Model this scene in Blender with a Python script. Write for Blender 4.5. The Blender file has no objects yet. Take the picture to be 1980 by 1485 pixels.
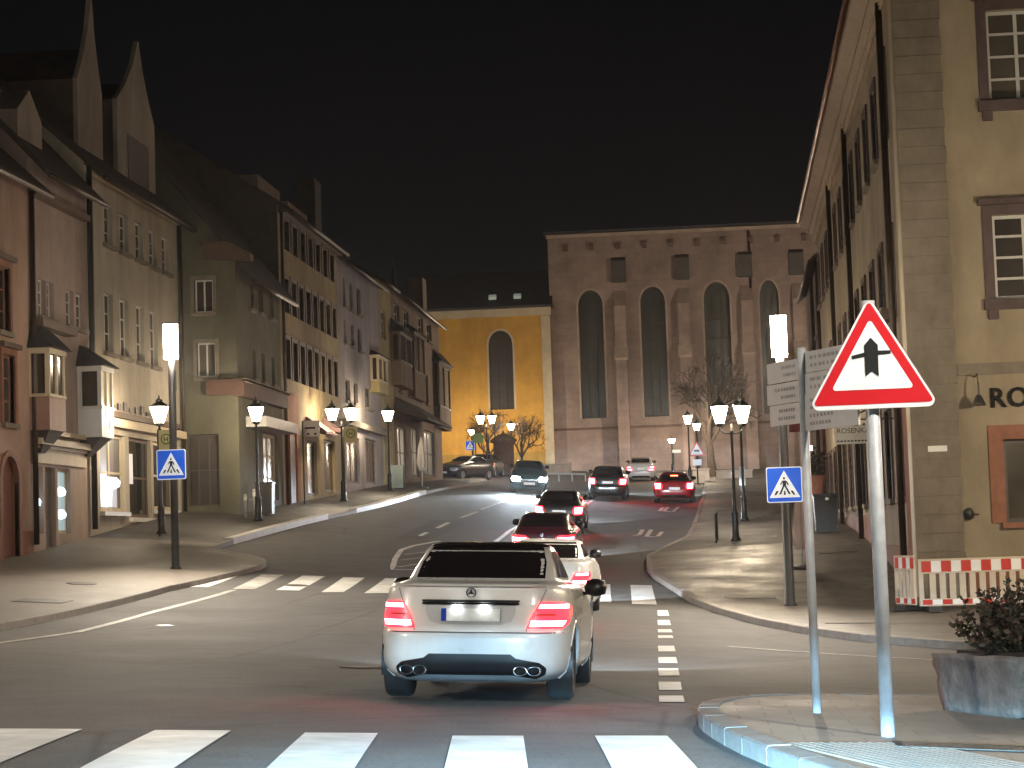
import bpy, bmesh, math, random
import numpy as np
from mathutils import Vector, Matrix

# ------------------------------------------------------------------ camera
S = bpy.context.scene
FPX, CAMH, YAW, ROLL = 4000.0, 1.33, 0.09, 0.033          # focal length in 1980-px units, eye height, yaw, roll
PITCH = math.atan((1043 - 742) / FPX)
F0 = np.array([-math.sin(YAW), math.cos(YAW), 0.0]); R0 = np.array([math.cos(YAW), math.sin(YAW), 0.0]); Z0 = np.array([0, 0, 1.0])
CF = F0 * math.cos(PITCH) + Z0 * math.sin(PITCH); CU0 = -F0 * math.sin(PITCH) + Z0 * math.cos(PITCH)
CU = math.cos(ROLL) * CU0 + math.sin(ROLL) * R0; CR = math.cos(ROLL) * R0 - math.sin(ROLL) * CU0
CC = np.array([0, 0, CAMH])
cam_data = bpy.data.cameras.new('camera'); cam = bpy.data.objects.new('camera', cam_data)
S.collection.objects.link(cam); S.camera = cam
cam_data.sensor_fit = 'HORIZONTAL'; cam_data.sensor_width = 36.0; cam_data.lens = 36.0 * FPX / 1980.0
cam_data.clip_start = 0.1; cam_data.clip_end = 2000
cam.matrix_world = Matrix(((CR[0], CU[0], -CF[0], CC[0]), (CR[1], CU[1], -CF[1], CC[1]), (CR[2], CU[2], -CF[2], CC[2]), (0, 0, 0, 1)))

# ------------------------------------------------------------------ night sky, exposure
W = bpy.data.worlds.new('World'); S.world = W; W.use_nodes = True
wn = W.node_tree.nodes; wl = W.node_tree.links
bg = wn['Background']
sky = wn.new('ShaderNodeTexSky'); sky.sky_type = 'NISHITA'; sky.sun_disc = False
sky.sun_elevation = math.radians(-6.0); sky.sun_rotation = math.radians(200); sky.altitude = 600
mixn = wn.new('ShaderNodeMixRGB'); mixn.blend_type = 'ADD'; mixn.inputs['Fac'].default_value = 1.0
glow = wn.new('ShaderNodeRGB'); glow.outputs[0].default_value = (0.0026, 0.0026, 0.0032, 1)   # town glow on low cloud
skm = wn.new('ShaderNodeMixRGB'); skm.blend_type = 'MULTIPLY'; skm.inputs['Fac'].default_value = 1.0
skm.inputs[2].default_value = (0.004, 0.004, 0.004, 1)
wl.new(sky.outputs[0], skm.inputs[1]); wl.new(skm.outputs[0], mixn.inputs[1]); wl.new(glow.outputs[0], mixn.inputs[2])
wl.new(mixn.outputs[0], bg.inputs['Color']); bg.inputs['Strength'].default_value = 1.0
S.view_settings.view_transform = 'Standard'; S.view_settings.look = 'None'
S.view_settings.exposure = 0.0; S.view_settings.gamma = 1.0; S.view_settings.use_curve_mapping = False
S.render.engine = 'CYCLES'; S.cycles.use_denoising = True; S.cycles.max_bounces = 3; S.cycles.diffuse_bounces = 2; S.cycles.use_adaptive_sampling = True; S.cycles.adaptive_threshold = .045
S.cycles.glossy_bounces = 2; S.cycles.transmission_bounces = 2; S.cycles.sample_clamp_indirect = 4.0; S.cycles.caustics_reflective = False
S.cycles.caustics_refractive = False; S.cycles.use_light_tree = True
LAMP = 1.0      # overall lamp level

# ------------------------------------------------------------------ survey helpers (pixel of the 1980 px photograph -> place)
def ray(u, v): return CF + (u - 990) / FPX * CR - (v - 742) / FPX * CU
def PX(u, v, X): d = ray(u, v); return CC + d * (X / d[0])
def PY(u, v, Y): d = ray(u, v); return CC + d * (Y / d[1])
def PD(u, v, D): return CC + ray(u, v) * D

GP = np.array([(-3.75,13.85,.10),(-.3,14.17,-.02),(1.3,15.8,-.3),(-2.84,19.5,-.11),(-1.27,19.6,-.18),(2.05,18.9,-.28),(-11.7,46.3,.5),(-1.3,43.3,-.1),
 (-11.35,50.4,.72),(-1.47,47.3,.15),(-2.2,37.2,-.15),(1.72,43.6,-.3),(-12.74,49.2,.8),(-17.7,53.7,1.5),(-16.9,65.8,2.5),(-15.3,69,2.6),(-15,85,3.3),
 (-14.5,117,4.7),(-13.2,54.2,1.35),(-12,89.4,3.45),(4.4,43,-.36),(4.4,48,.15),(4.4,54,.65),(4.4,70,1.4),(.86,62.5,1.05),(-4.3,54,.4),(-5.3,74,1.45),
 (-4.3,93,2.95),(-1.3,91.4,2.8),(-8,94.8,3.4),(-3.9,129,4.7),(-13.5,151.4,6.4),(1.6,152.8,6.0),(-1.6,58.3,.6),(1.24,38.5,-.5),(4.5,30.7,-.58),
 (-.1,16.7,-.12),(-10.8,32.5,-.02),(-11.7,37,.15),(-18,14,.3),(10,14,-.6),(-30,60,2.8),(20,60,.9),(-30,150,6.8),(20,150,5.8),(-4,200,7.2),(-4,4,.05),
 (20,35,-.6),(-20,35,.6),(-6,30,-.1),(10,30,-.6),(3,25,-.45)])
def _tps(r2): return np.where(r2 > 1e-9, 0.5 * r2 * np.log(np.maximum(r2, 1e-9)), 0.0)
_k = np.array([0.5, 1.0, 1.0]); _q = GP[:, :2] * np.array([1.0, .5]); _n = len(GP)
_A = np.zeros((_n + 3, _n + 3)); _A[:_n, :_n] = _tps(((_q[:, None] - _q[None]) ** 2).sum(2)) + np.eye(_n) * 18.0
_P = np.c_[np.ones(_n), _q]; _A[:_n, _n:] = _P; _A[_n:, :_n] = _P.T
_w = np.linalg.solve(_A, np.r_[GP[:, 2], np.zeros(3)])
def GA(xy):
    q = np.asarray(xy, float) * np.array([1.0, .5])
    return _tps(((q[:, None] - _q[None]) ** 2).sum(2)) @ _w[:_n] + np.c_[np.ones(len(q)), q] @ _w[_n:]
def G(x, y): return float(GA([(x, y)])[0])
def GR(u, v, up=0.0):
    """where the sight line of a pixel meets the ground (or a surface 'up' metres above it)"""
    d = ray(u, v); t = np.linspace(8, 190, 1821); P = CC + d[None] * t[:, None]
    h = P[:, 2] - GA(P[:, :2]) - up
    i = np.argmax(h < 0)
    if h[i] >= 0: i = len(t) - 1
    a = h[i - 1] / (h[i - 1] - h[i]) if i and h[i] < 0 else 1.0
    return CC + d * (t[i - 1] + a * (t[i] - t[i - 1]))

# ------------------------------------------------------------------ materials
def nmat(name):
    m = bpy.data.materials.new(name); m.use_nodes = True
    nt = m.node_tree; return m, nt.nodes, nt.links, nt.nodes['Principled BSDF']
MC = {}
def surf(name, col, rough=.8, var=.18, scale=1.2, bump=.15, bscale=30, metal=0.0, coat=0.0, spec=.5, stain=0.0, rvar=0.0):
    if name in MC: return MC[name]
    m, n, l, p = nmat(name)
    tc = n.new('ShaderNodeTexCoord')
    a = n.new('ShaderNodeTexNoise'); a.inputs['Scale'].default_value = scale; a.inputs['Detail'].default_value = 6; a.inputs['Roughness'].default_value = .62
    l.new(tc.outputs['Object'], a.inputs['Vector'])
    r = n.new('ShaderNodeValToRGB'); c = np.array(col)
    r.color_ramp.elements[0].position = .3; r.color_ramp.elements[1].position = .72
    r.color_ramp.elements[0].color = (*np.clip(c * (1 - var), 0, 1), 1); r.color_ramp.elements[1].color = (*np.clip(c * (1 + var), 0, 1), 1)
    l.new(a.outputs['Fac'], r.inputs['Fac']); out = r.outputs['Color']
    if stain > 0:
        b = n.new('ShaderNodeTexNoise'); b.inputs['Scale'].default_value = scale * .35; b.inputs['Detail'].default_value = 8; b.inputs['Roughness'].default_value = .7
        mp = n.new('ShaderNodeMapping'); mp.inputs['Scale'].default_value = (1, 1, .35); l.new(tc.outputs['Object'], mp.inputs['Vector']); l.new(mp.outputs[0], b.inputs['Vector'])
        rr = n.new('ShaderNodeValToRGB'); rr.color_ramp.elements[0].position = .35; rr.color_ramp.elements[1].position = .6
        rr.color_ramp.elements[0].color = (1 - stain,) * 3 + (1,); rr.color_ramp.elements[1].color = (1, 1, 1, 1)
        mx = n.new('ShaderNodeMixRGB'); mx.blend_type = 'MULTIPLY'; mx.inputs['Fac'].default_value = 1
        l.new(b.outputs['Fac'], rr.inputs['Fac']); l.new(out, mx.inputs[1]); l.new(rr.outputs[0], mx.inputs[2]); out = mx.outputs[0]
    l.new(out, p.inputs['Base Color'])
    p.inputs['Roughness'].default_value = rough; p.inputs['Metallic'].default_value = metal
    p.inputs['Specular IOR Level'].default_value = spec
    if coat: p.inputs['Coat Weight'].default_value = coat; p.inputs['Coat Roughness'].default_value = .06
    if rvar:
        mr = n.new('ShaderNodeMapRange'); mr.inputs['From Min'].default_value = .35; mr.inputs['From Max'].default_value = .65
        mr.inputs['To Min'].default_value = max(.05, rough - rvar); mr.inputs['To Max'].default_value = min(1, rough + rvar)
        l.new(a.outputs['Fac'], mr.inputs['Value']); l.new(mr.outputs[0], p.inputs['Roughness'])
    if bump:
        b2 = n.new('ShaderNodeTexNoise'); b2.inputs['Scale'].default_value = bscale; b2.inputs['Detail'].default_value = 4
        l.new(tc.outputs['Object'], b2.inputs['Vector'])
        bn = n.new('ShaderNodeBump'); bn.inputs['Strength'].default_value = bump; bn.inputs['Distance'].default_value = .02
        l.new(b2.outputs['Fac'], bn.inputs['Height']); l.new(bn.outputs[0], p.inputs['Normal'])
    MC[name] = m; return m
def emit(name, col, strength, base=(.5, .5, .5)):
    if name in MC: return MC[name]
    m, n, l, p = nmat(name)
    p.inputs['Base Color'].default_value = (*base, 1); p.inputs['Roughness'].default_value = .3
    p.inputs['Emission Color'].default_value = (*col, 1); p.inputs['Emission Strength'].default_value = strength
    MC[name] = m; return m
def glass(name, col=(.012, .012, .013), rough=.06, spec=.5):
    if name in MC: return MC[name]
    m, n, l, p = nmat(name)
    tc = n.new('ShaderNodeTexCoord'); a = n.new('ShaderNodeTexNoise'); a.inputs['Scale'].default_value = .9; l.new(tc.outputs['Object'], a.inputs['Vector'])
    bn = n.new('ShaderNodeBump'); bn.inputs['Strength'].default_value = .03; bn.inputs['Distance'].default_value = .05
    l.new(a.outputs['Fac'], bn.inputs['Height']); l.new(bn.outputs[0], p.inputs['Normal'])
    r = n.new('ShaderNodeValToRGB'); c = np.array(col); r.color_ramp.elements[0].color = (*(c * .5), 1); r.color_ramp.elements[1].color = (*(c * 1.8), 1)
    l.new(a.outputs['Fac'], r.inputs['Fac']); l.new(r.outputs[0], p.inputs['Base Color'])
    p.inputs['Roughness'].default_value = rough; p.inputs['Specular IOR Level'].default_value = spec
    MC[name] = m; return m

def asphalt_mat():
    m, n, l, p = nmat('asphalt')
    tc = n.new('ShaderNodeTexCoord')
    def noise(s, d=5, r=.6):
        t = n.new('ShaderNodeTexNoise'); t.inputs['Scale'].default_value = s; t.inputs['Detail'].default_value = d; t.inputs['Roughness'].default_value = r
        l.new(tc.outputs['Object'], t.inputs['Vector']); return t
    big, mid, fine = noise(.22, 6, .65), noise(1.7), noise(38, 6, .8)
    r1 = n.new('ShaderNodeValToRGB'); r1.color_ramp.elements[0].position = .32; r1.color_ramp.elements[1].position = .7
    r1.color_ramp.elements[0].color = (.066, .066, .066, 1); r1.color_ramp.elements[1].color = (.118, .115, .112, 1)
    l.new(big.outputs['Fac'], r1.inputs['Fac'])
    r2 = n.new('ShaderNodeValToRGB'); r2.color_ramp.elements[0].position = .3; r2.color_ramp.elements[1].position = .7
    r2.color_ramp.elements[0].color = (.82, .82, .82, 1); r2.color_ramp.elements[1].color = (1.12, 1.12, 1.12, 1); l.new(mid.outputs['Fac'], r2.inputs['Fac'])
    r3 = n.new('ShaderNodeValToRGB'); r3.color_ramp.elements[0].position = .3; r3.color_ramp.elements[1].position = .75
    r3.color_ramp.elements[0].color = (.5, .5, .5, 1); r3.color_ramp.elements[1].color = (1.6, 1.58, 1.55, 1); l.new(fine.outputs['Fac'], r3.inputs['Fac'])
    # tar-filled cracks wandering over the old surfacing
    cr = n.new('ShaderNodeTexVoronoi'); cr.feature = 'DISTANCE_TO_EDGE'; cr.inputs['Scale'].default_value = .17
    wv = n.new('ShaderNodeMixRGB'); wv.inputs['Fac'].default_value = .22; l.new(tc.outputs['Object'], wv.inputs[1]); l.new(noise(.8).outputs['Color'], wv.inputs[2])
    l.new(tc.outputs['Object'], cr.inputs['Vector'])
    r4 = n.new('ShaderNodeValToRGB'); r4.color_ramp.elements[0].position = .002; r4.color_ramp.elements[1].position = .006
    r4.color_ramp.elements[0].color = (.6, .6, .6, 1); r4.color_ramp.elements[1].color = (1, 1, 1, 1); l.new(cr.outputs['Distance'], r4.inputs['Fac'])
    out = r1.outputs[0]
    for x in (r2, r3, r4):
        mx = n.new('ShaderNodeMixRGB'); mx.blend_type = 'MULTIPLY'; mx.inputs['Fac'].default_value = 1
        l.new(out, mx.inputs[1]); l.new(x.outputs[0], mx.inputs[2]); out = mx.outputs[0]
    l.new(out, p.inputs['Base Color'])
    mr = n.new('ShaderNodeMapRange'); mr.inputs['From Min'].default_value = .3; mr.inputs['From Max'].default_value = .7
    mr.inputs['To Min'].default_value = .72; mr.inputs['To Max'].default_value = .84; p.inputs['Specular IOR Level'].default_value = .3
    l.new(big.outputs['Fac'], mr.inputs['Value']); l.new(mr.outputs[0], p.inputs['Roughness'])
    bn = n.new('ShaderNodeBump'); bn.inputs['Strength'].default_value = .35; bn.inputs['Distance'].default_value = .012
    l.new(fine.outputs['Fac'], bn.inputs['Height']); l.new(bn.outputs[0], p.inputs['Normal'])
    return m
def stone_mat(name, c, bw, bh, joint=.86, rough=.9):
    m, n, l, p = nmat(name); tc = n.new('ShaderNodeTexCoord'); mp = n.new('ShaderNodeMapping'); mp.inputs['Rotation'].default_value = (math.radians(90), 0, 0); l.new(tc.outputs['Object'], mp.inputs['Vector'])
    br = n.new('ShaderNodeTexBrick'); br.inputs['Scale'].default_value = 1.0; br.inputs['Brick Width'].default_value = bw; br.inputs['Row Height'].default_value = bh; br.inputs['Mortar Size'].default_value = .018; br.inputs['Mortar Smooth'].default_value = .4
    c = np.array(c); br.inputs['Color1'].default_value = (*(c * .92), 1); br.inputs['Color2'].default_value = (*(c * 1.06), 1); br.inputs['Mortar'].default_value = (*(c * joint), 1); l.new(mp.outputs[0], br.inputs['Vector'])
    a = n.new('ShaderNodeTexNoise'); a.inputs['Scale'].default_value = .28; a.inputs['Detail'].default_value = 9; a.inputs['Roughness'].default_value = .72; l.new(tc.outputs['Object'], a.inputs['Vector'])
    r = n.new('ShaderNodeValToRGB'); r.color_ramp.elements[0].position = .32; r.color_ramp.elements[1].position = .66; r.color_ramp.elements[0].color = (.55, .55, .56, 1); r.color_ramp.elements[1].color = (1.15, 1.12, 1.1, 1); l.new(a.outputs['Fac'], r.inputs['Fac'])
    mx = n.new('ShaderNodeMixRGB'); mx.blend_type = 'MULTIPLY'; mx.inputs['Fac'].default_value = 1; l.new(br.outputs['Color'], mx.inputs[1]); l.new(r.outputs[0], mx.inputs[2]); l.new(mx.outputs[0], p.inputs['Base Color']); p.inputs['Roughness'].default_value = rough
    f = n.new('ShaderNodeTexNoise'); f.inputs['Scale'].default_value = 12; l.new(tc.outputs['Object'], f.inputs['Vector']); bn = n.new('ShaderNodeBump'); bn.inputs['Strength'].default_value = .5; bn.inputs['Distance'].default_value = .03; l.new(f.outputs['Fac'], bn.inputs['Height']); l.new(bn.outputs[0], p.inputs['Normal'])
    return m
def paving_mat(name, c, sx, sy, rough=.55, joint=.72, rv=.12):
    m, n, l, p = nmat(name)
    tc = n.new('ShaderNodeTexCoord')
    br = n.new('ShaderNodeTexBrick'); br.inputs['Scale'].default_value = 1.0; br.inputs['Brick Width'].default_value = sx; br.inputs['Row Height'].default_value = sy
    br.inputs['Mortar Size'].default_value = .008; br.inputs['Mortar Smooth'].default_value = .3; br.inputs['Bias'].default_value = 0
    c = np.array(c); br.inputs['Color1'].default_value = (*(c * .93), 1); br.inputs['Color2'].default_value = (*(c * 1.06), 1); br.inputs['Mortar'].default_value = (*(c * joint), 1)
    l.new(tc.outputs['Object'], br.inputs['Vector'])
    a = n.new('ShaderNodeTexNoise'); a.inputs['Scale'].default_value = .5; a.inputs['Detail'].default_value = 8; a.inputs['Roughness'].default_value = .7; l.new(tc.outputs['Object'], a.inputs['Vector'])
    r = n.new('ShaderNodeValToRGB'); r.color_ramp.elements[0].position = .32; r.color_ramp.elements[1].position = .68
    r.color_ramp.elements[0].color = (.74, .74, .74, 1); r.color_ramp.elements[1].color = (1.12, 1.12, 1.12, 1); l.new(a.outputs['Fac'], r.inputs['Fac'])
    mx = n.new('ShaderNodeMixRGB'); mx.blend_type = 'MULTIPLY'; mx.inputs['Fac'].default_value = 1; l.new(br.outputs['Color'], mx.inputs[1]); l.new(r.outputs[0], mx.inputs[2])
    l.new(mx.outputs[0], p.inputs['Base Color'])
    mr = n.new('ShaderNodeMapRange'); mr.inputs['From Min'].default_value = .35; mr.inputs['From Max'].default_value = .65; mr.inputs['To Min'].default_value = rough - rv; mr.inputs['To Max'].default_value = rough + rv
    l.new(a.outputs['Fac'], mr.inputs['Value']); l.new(mr.outputs[0], p.inputs['Roughness'])
    f = n.new('ShaderNodeTexNoise'); f.inputs['Scale'].default_value = 45; l.new(tc.outputs['Object'], f.inputs['Vector'])
    bn = n.new('ShaderNodeBump'); bn.inputs['Strength'].default_value = .2; bn.inputs['Distance'].default_value = .01
    l.new(f.outputs['Fac'], bn.inputs['Height'])
    b2 = n.new('ShaderNodeBump'); b2.inputs['Strength'].default_value = .5; b2.inputs['Distance'].default_value = .006; b2.invert = True
    l.new(br.outputs['Fac'], b2.inputs['Height']); l.new(bn.outputs[0], b2.inputs['Normal']); l.new(b2.outputs[0], p.inputs['Normal'])
    return m

# ------------------------------------------------------------------ mesh builder
BASE = {}
class MB:
    def __init__(s): s.v = []; s.f = []
    def pts(s, P): i = len(s.v); s.v += [tuple(map(float, q)) for q in P]; return i
    def poly(s, *P): i = s.pts(P); s.f.append(tuple(range(i, i + len(P)))); return s
    def box(s, a, b):
        (x0, y0, z0), (x1, y1, z1) = a, b
        i = s.pts([(x0, y0, z0), (x1, y0, z0), (x1, y1, z0), (x0, y1, z0), (x0, y0, z1), (x1, y0, z1), (x1, y1, z1), (x0, y1, z1)])
        for q in ((3, 2, 1, 0), (4, 5, 6, 7), (0, 1, 5, 4), (1, 2, 6, 5), (2, 3, 7, 6), (3, 0, 4, 7)): s.f.append(tuple(i + k for k in q))
        return s
    def cbox(s, c, size, rz=0.0, rx=0.0):
        M = Matrix.Rotation(rz, 3, 'Z') @ Matrix.Rotation(rx, 3, 'X'); h = [k / 2 for k in size]; P = []
        for sz in (-1, 1):
            for sx, sy in ((-1, -1), (1, -1), (1, 1), (-1, 1)): P.append(Vector(c) + M @ Vector((sx * h[0], sy * h[1], sz * h[2])))
        i = s.pts(P)
        for q in ((3, 2, 1, 0), (4, 5, 6, 7), (0, 1, 5, 4), (1, 2, 6, 5), (2, 3, 7, 6), (3, 0, 4, 7)): s.f.append(tuple(i + k for k in q))
        return s
    def prism(s, P, d):
        """closed extrusion of polygon P along vector d"""
        P = [Vector(q) for q in P]; d = Vector(d); n = len(P); i = s.pts(P + [q + d for q in P])
        s.f.append(tuple(i + k for k in reversed(range(n)))); s.f.append(tuple(i + n + k for k in range(n)))
        for k in range(n): s.f.append((i + k, i + (k + 1) % n, i + n + (k + 1) % n, i + n + k))
        return s
    def tube(s, path, r, seg=8, cap=True):
        P = [Vector(q) for q in path]; n = len(P); rr = r if hasattr(r, '__len__') else [r] * n; i0 = len(s.v)
        for k in range(n):
            t = (P[min(k + 1, n - 1)] - P[max(k - 1, 0)]).normalized()
            a = t.cross(Vector((0, 0, 1))) if abs(t.z) < .9 else t.cross(Vector((0, 1, 0)))
            a.normalize(); b = t.cross(a)
            s.pts([P[k] + (a * math.cos(j * 2 * math.pi / seg) + b * math.sin(j * 2 * math.pi / seg)) * rr[k] for j in range(seg)])
        for k in range(n - 1):
            for j in range(seg):
                s.f.append((i0 + k * seg + j, i0 + k * seg + (j + 1) % seg, i0 + (k + 1) * seg + (j + 1) % seg, i0 + (k + 1) * seg + j))
        if cap:
            s.f.append(tuple(i0 + j for j in reversed(range(seg)))); s.f.append(tuple(i0 + (n - 1) * seg + j for j in range(seg)))
        return s
    def lathe(s, c, prof, seg=16, rot=0.0):
        """profile [(r, z)] turned about the vertical through c"""
        i0 = len(s.v); n = len(prof)
        for r, z in prof: s.pts([(c[0] + r * math.cos(rot + j * 2 * math.pi / seg), c[1] + r * math.sin(rot + j * 2 * math.pi / seg), c[2] + z) for j in range(seg)])
        for k in range(n - 1):
            for j in range(seg): s.f.append((i0 + k * seg + j, i0 + k * seg + (j + 1) % seg, i0 + (k + 1) * seg + (j + 1) % seg, i0 + (k + 1) * seg + j))
        s.f.append(tuple(i0 + j for j in reversed(range(seg)))); s.f.append(tuple(i0 + (n - 1) * seg + j for j in range(seg)))
        return s
    def grid(s, P):
        """P[i][j] -> quads"""
        i0 = len(s.v); m = len(P[0])
        for row in P: s.pts(row)
        for i in range(len(P) - 1):
            for j in range(m - 1): s.f.append((i0 + i * m + j, i0 + i * m + j + 1, i0 + (i + 1) * m + j + 1, i0 + (i + 1) * m + j))
        return s
    def build(s, name, mat, parent=None, smooth=False, base=None, local=False):
        b = (0, 0, 0)
        if not local:
            if parent is not None: b = BASE.get(parent.name, (0, 0, 0))
            elif base is not None: b = base
        me = bpy.data.meshes.new(name)
        me.from_pydata([(x - b[0], y - b[1], z - b[2]) for x, y, z in s.v], [], s.f)
        me.materials.append(mat); 
        if smooth: me.polygons.foreach_set('use_smooth', [True] * len(me.polygons))
        me.update()
        o = bpy.data.objects.new(name, me); S.collection.objects.link(o)
        if parent is not None: o.parent = parent
        elif base is not None: o.location = base
        BASE[o.name] = b
        return o
def autosmooth(o, deg=40):
    me = o.data; bm = bmesh.new(); bm.from_mesh(me)
    bmesh.ops.remove_doubles(bm, verts=bm.verts, dist=1e-5)
    for f in bm.faces: f.smooth = True
    for e in bm.edges:
        if len(e.link_faces) == 2 and e.calc_face_angle(0) > math.radians(deg): e.smooth = False
    bm.to_mesh(me); bm.free(); return o
def tag(o, label=None, cat=None, group=None, kind=None):
    for k, val in (('label', label), ('category', cat), ('group', group), ('kind', kind)):
        if val: o[k] = val
    return o
def thing(name, loc, label, cat, group=None, rz=0.0):
    o = bpy.data.objects.new(name, None); S.collection.objects.link(o); o.location = loc; o.rotation_euler = (0, 0, rz)
    o.empty_display_size = .2
    BASE[o.name] = tuple(map(float, loc)); return tag(o, label, cat, group)
def copy_tree(o, parent=None):
    c = o.copy(); S.collection.objects.link(c); c.parent = parent
    for ch in list(o.children): copy_tree(ch, c)
    return c
def text_mesh(name, body, size, mat, parent, origin, right, up, extrude=.004, spacing=1.0, align='LEFT', bold=0.0):
    cu = bpy.data.curves.new(name, 'FONT'); cu.body = body; cu.size = size; cu.extrude = extrude; cu.space_character = spacing; cu.align_x = align; cu.offset = bold; cu.resolution_u = 3
    t = bpy.data.objects.new(name + '_tmp', cu); S.collection.objects.link(t); bpy.context.view_layer.update()
    me = bpy.data.meshes.new_from_object(t.evaluated_get(bpy.context.evaluated_depsgraph_get())); bpy.data.objects.remove(t)
    r = Vector(right).normalized(); u = Vector(up).normalized(); nn = r.cross(u)
    b = Vector(BASE.get(parent.name, (0, 0, 0))) if parent else Vector((0, 0, 0)); o0 = Vector(origin)
    for vv in me.vertices: vv.co = o0 + r * vv.co.x + u * vv.co.y + nn * vv.co.z - b
    me.materials.clear(); me.materials.append(mat)
    o = bpy.data.objects.new(name, me); S.collection.objects.link(o); o.parent = parent; return o

rng = random.Random(7)
# ------------------------------------------------------------------ ground
M_ASPH = asphalt_mat()
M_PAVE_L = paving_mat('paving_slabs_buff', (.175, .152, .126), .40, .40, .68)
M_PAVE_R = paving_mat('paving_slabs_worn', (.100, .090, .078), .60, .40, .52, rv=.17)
M_KERB = surf('kerb_granite', (.22, .20, .18), .7, .2, 6, .3, 60)
M_KERBW = surf('kerb_white_concrete', (.55, .55, .53), .6, .12, 5, .2, 60)
M_PAINT = surf('road_paint_white', (.66, .66, .64), .55, .16, 3.0, .3, 50, stain=.25)
M_PAINT_WORN = surf('road_paint_worn', (.42, .41, .39), .6, .3, 4.0, .3, 50, stain=.5)
M_IRON = surf('cast_iron', (.05, .045, .04), .5, .3, 20, .5, 60, metal=.6)
M_STEEL = surf('galvanised_steel', (.44, .45, .46), .55, .15, 9, .1, 60, metal=.15)
M_DARKPOST = surf('dark_grey_post', (.035, .034, .034), .45, .2, 6, .1, 50)
M_BLACK = surf('black_plastic', (.018, .018, .018), .5, .2, 12, .1, 80)
M_WHITE = surf('white_enamel', (.72, .72, .70), .4, .06, 4, .03, 60)

xs = np.concatenate([np.linspace(-420, -42, 12), np.arange(-40, 30.1, .5), np.linspace(34, 420, 12)])
ys = np.concatenate([np.linspace(-60, -6, 8), np.arange(-5, 175.1, .5), np.linspace(180, 600, 14)])
XX, YY = np.meshgrid(xs, ys)
ZZ = GA(np.c_[np.clip(XX.ravel(), -34, 26), np.clip(YY.ravel(), 0, 190)])
mb = MB(); mb.v = [tuple(q) for q in np.c_[XX.ravel(), YY.ravel(), ZZ]]
nx = len(xs)
for i in range(len(ys) - 1):
    for j in range(nx - 1): mb.f.append((i * nx + j, i * nx + j + 1, (i + 1) * nx + j + 1, (i + 1) * nx + j))
road = tag(mb.build('road', M_ASPH, smooth=True), 'grey asphalt street climbing to the church', kind='structure')

def resample(P, step):
    P = [np.array(q, float) for q in P]; out = [P[0]]
    for a, b in zip(P, P[1:]):
        n = max(1, int(round(np.linalg.norm(b - a) / step)))
        out += [a + (b - a) * k / n for k in range(1, n + 1)]
    return out
def rounded(P, it=2):
    """corner cutting of an open polyline"""
    P = [np.array(q, float) for q in P]
    for _ in range(it):
        Q = [P[0]]
        for a, b in zip(P, P[1:]): Q += [a * .75 + b * .25, a * .25 + b * .75]
        Q.append(P[-1]); P = Q
    return P
def strip(name, K, B, mat, up, n_across, kind='structure', label=None):
    """sheet between kerb line K and back line B (same count), draped on the terrain"""
    rows = []
    for k, b in zip(K, B):
        xy = [k + (b - k) * t for t in np.linspace(0, 1, n_across + 1)]
        z = GA(xy); rows.append([(p[0], p[1], zz + up) for p, zz in zip(xy, z)])
    m = MB().grid(rows); o = m.build(name, mat, smooth=True); return tag(o, label, kind=kind)
def kerb(K, parent, up, width=.15, mat=M_KERB, side=1, step=1.0, matfn=None, name='kerb_stone'):
    K2 = resample(K, step); r = random.Random(3)
    for a, b in zip(K2, K2[1:]):
        d = b - a; L = np.linalg.norm(d)
        if L < .12: continue
        d = d / L; nn = np.array([-d[1], d[0]]) * side; g = .006
        A, Bp = a + d * g, b - d * g
        m_ = matfn((a + b) / 2) if matfn else (mat, up, width)
        mt, u_, w_ = m_; u_ += r.uniform(-.004, .004)
        za, zb = G(*A), G(*Bp)
        P = [(*A, za), (*Bp, zb), (*(Bp + nn * w_), zb), (*(A + nn * w_), za)]
        lo = [(x, y, z - .08) for x, y, z in P]; ch = .015
        mid = [(x, y, z + u_ - ch) for x, y, z in P]
        c0 = np.array([nn * ch, nn * ch, nn * 0, nn * 0])
        hi = [(x + c0[i][0], y + c0[i][1], z + u_) for i, (x, y, z) in enumerate(P)]
        m2 = MB(); i = m2.pts(lo + mid + hi)
        for q in range(4):
            m2.f.append((i + q, i + (q + 1) % 4, i + 4 + (q + 1) % 4, i + 4 + q)); m2.f.append((i + 4 + q, i + 4 + (q + 1) % 4, i + 8 + (q + 1) % 4, i + 8 + q))
        m2.f.append((i + 8, i + 9, i + 10, i + 11))
        m2.build(name, mt, parent)

# left pavement
KL = [(-12.3, 8), (-12.1, 25), (-11.8, 37), (-11.75, 44.5)] + rounded([(-11.75, 44.8), (-11.3, 49), (-11.0, 51.6), (-11.4, 53.2), (-12.6, 53.9), (-13.15, 54.6)], 2) + [(-13.1, 57), (-12.75, 67), (-12.4, 78), (-12.05, 90), (-11.95, 104), (-12.2, 118), (-13.0, 124), (-16, 127)]
KLr = resample(KL, 1.5)
def backL(p): return np.array([-17.6 if p[1] < 64 else (-17.6 + (p[1] - 64) / 4 * 2.2 if p[1] < 68 else -15.4), p[1]])
M_PAVE_D = paving_mat('paving_setts_dark', (.062, .056, .050), .22, .14, .62)
iL = next(i for i, p in enumerate(KLr) if p[1] > 55.5)
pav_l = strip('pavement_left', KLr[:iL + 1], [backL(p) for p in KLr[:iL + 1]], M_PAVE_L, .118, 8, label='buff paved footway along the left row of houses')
pav_l2 = strip('pavement_left_upper', KLr[iL:], [backL(p) if p[1] < 119 else np.array([-18, p[1] + 2]) for p in KLr[iL:]], M_PAVE_D, .118, 8, label='dark sett footway along the upper left houses')
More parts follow.
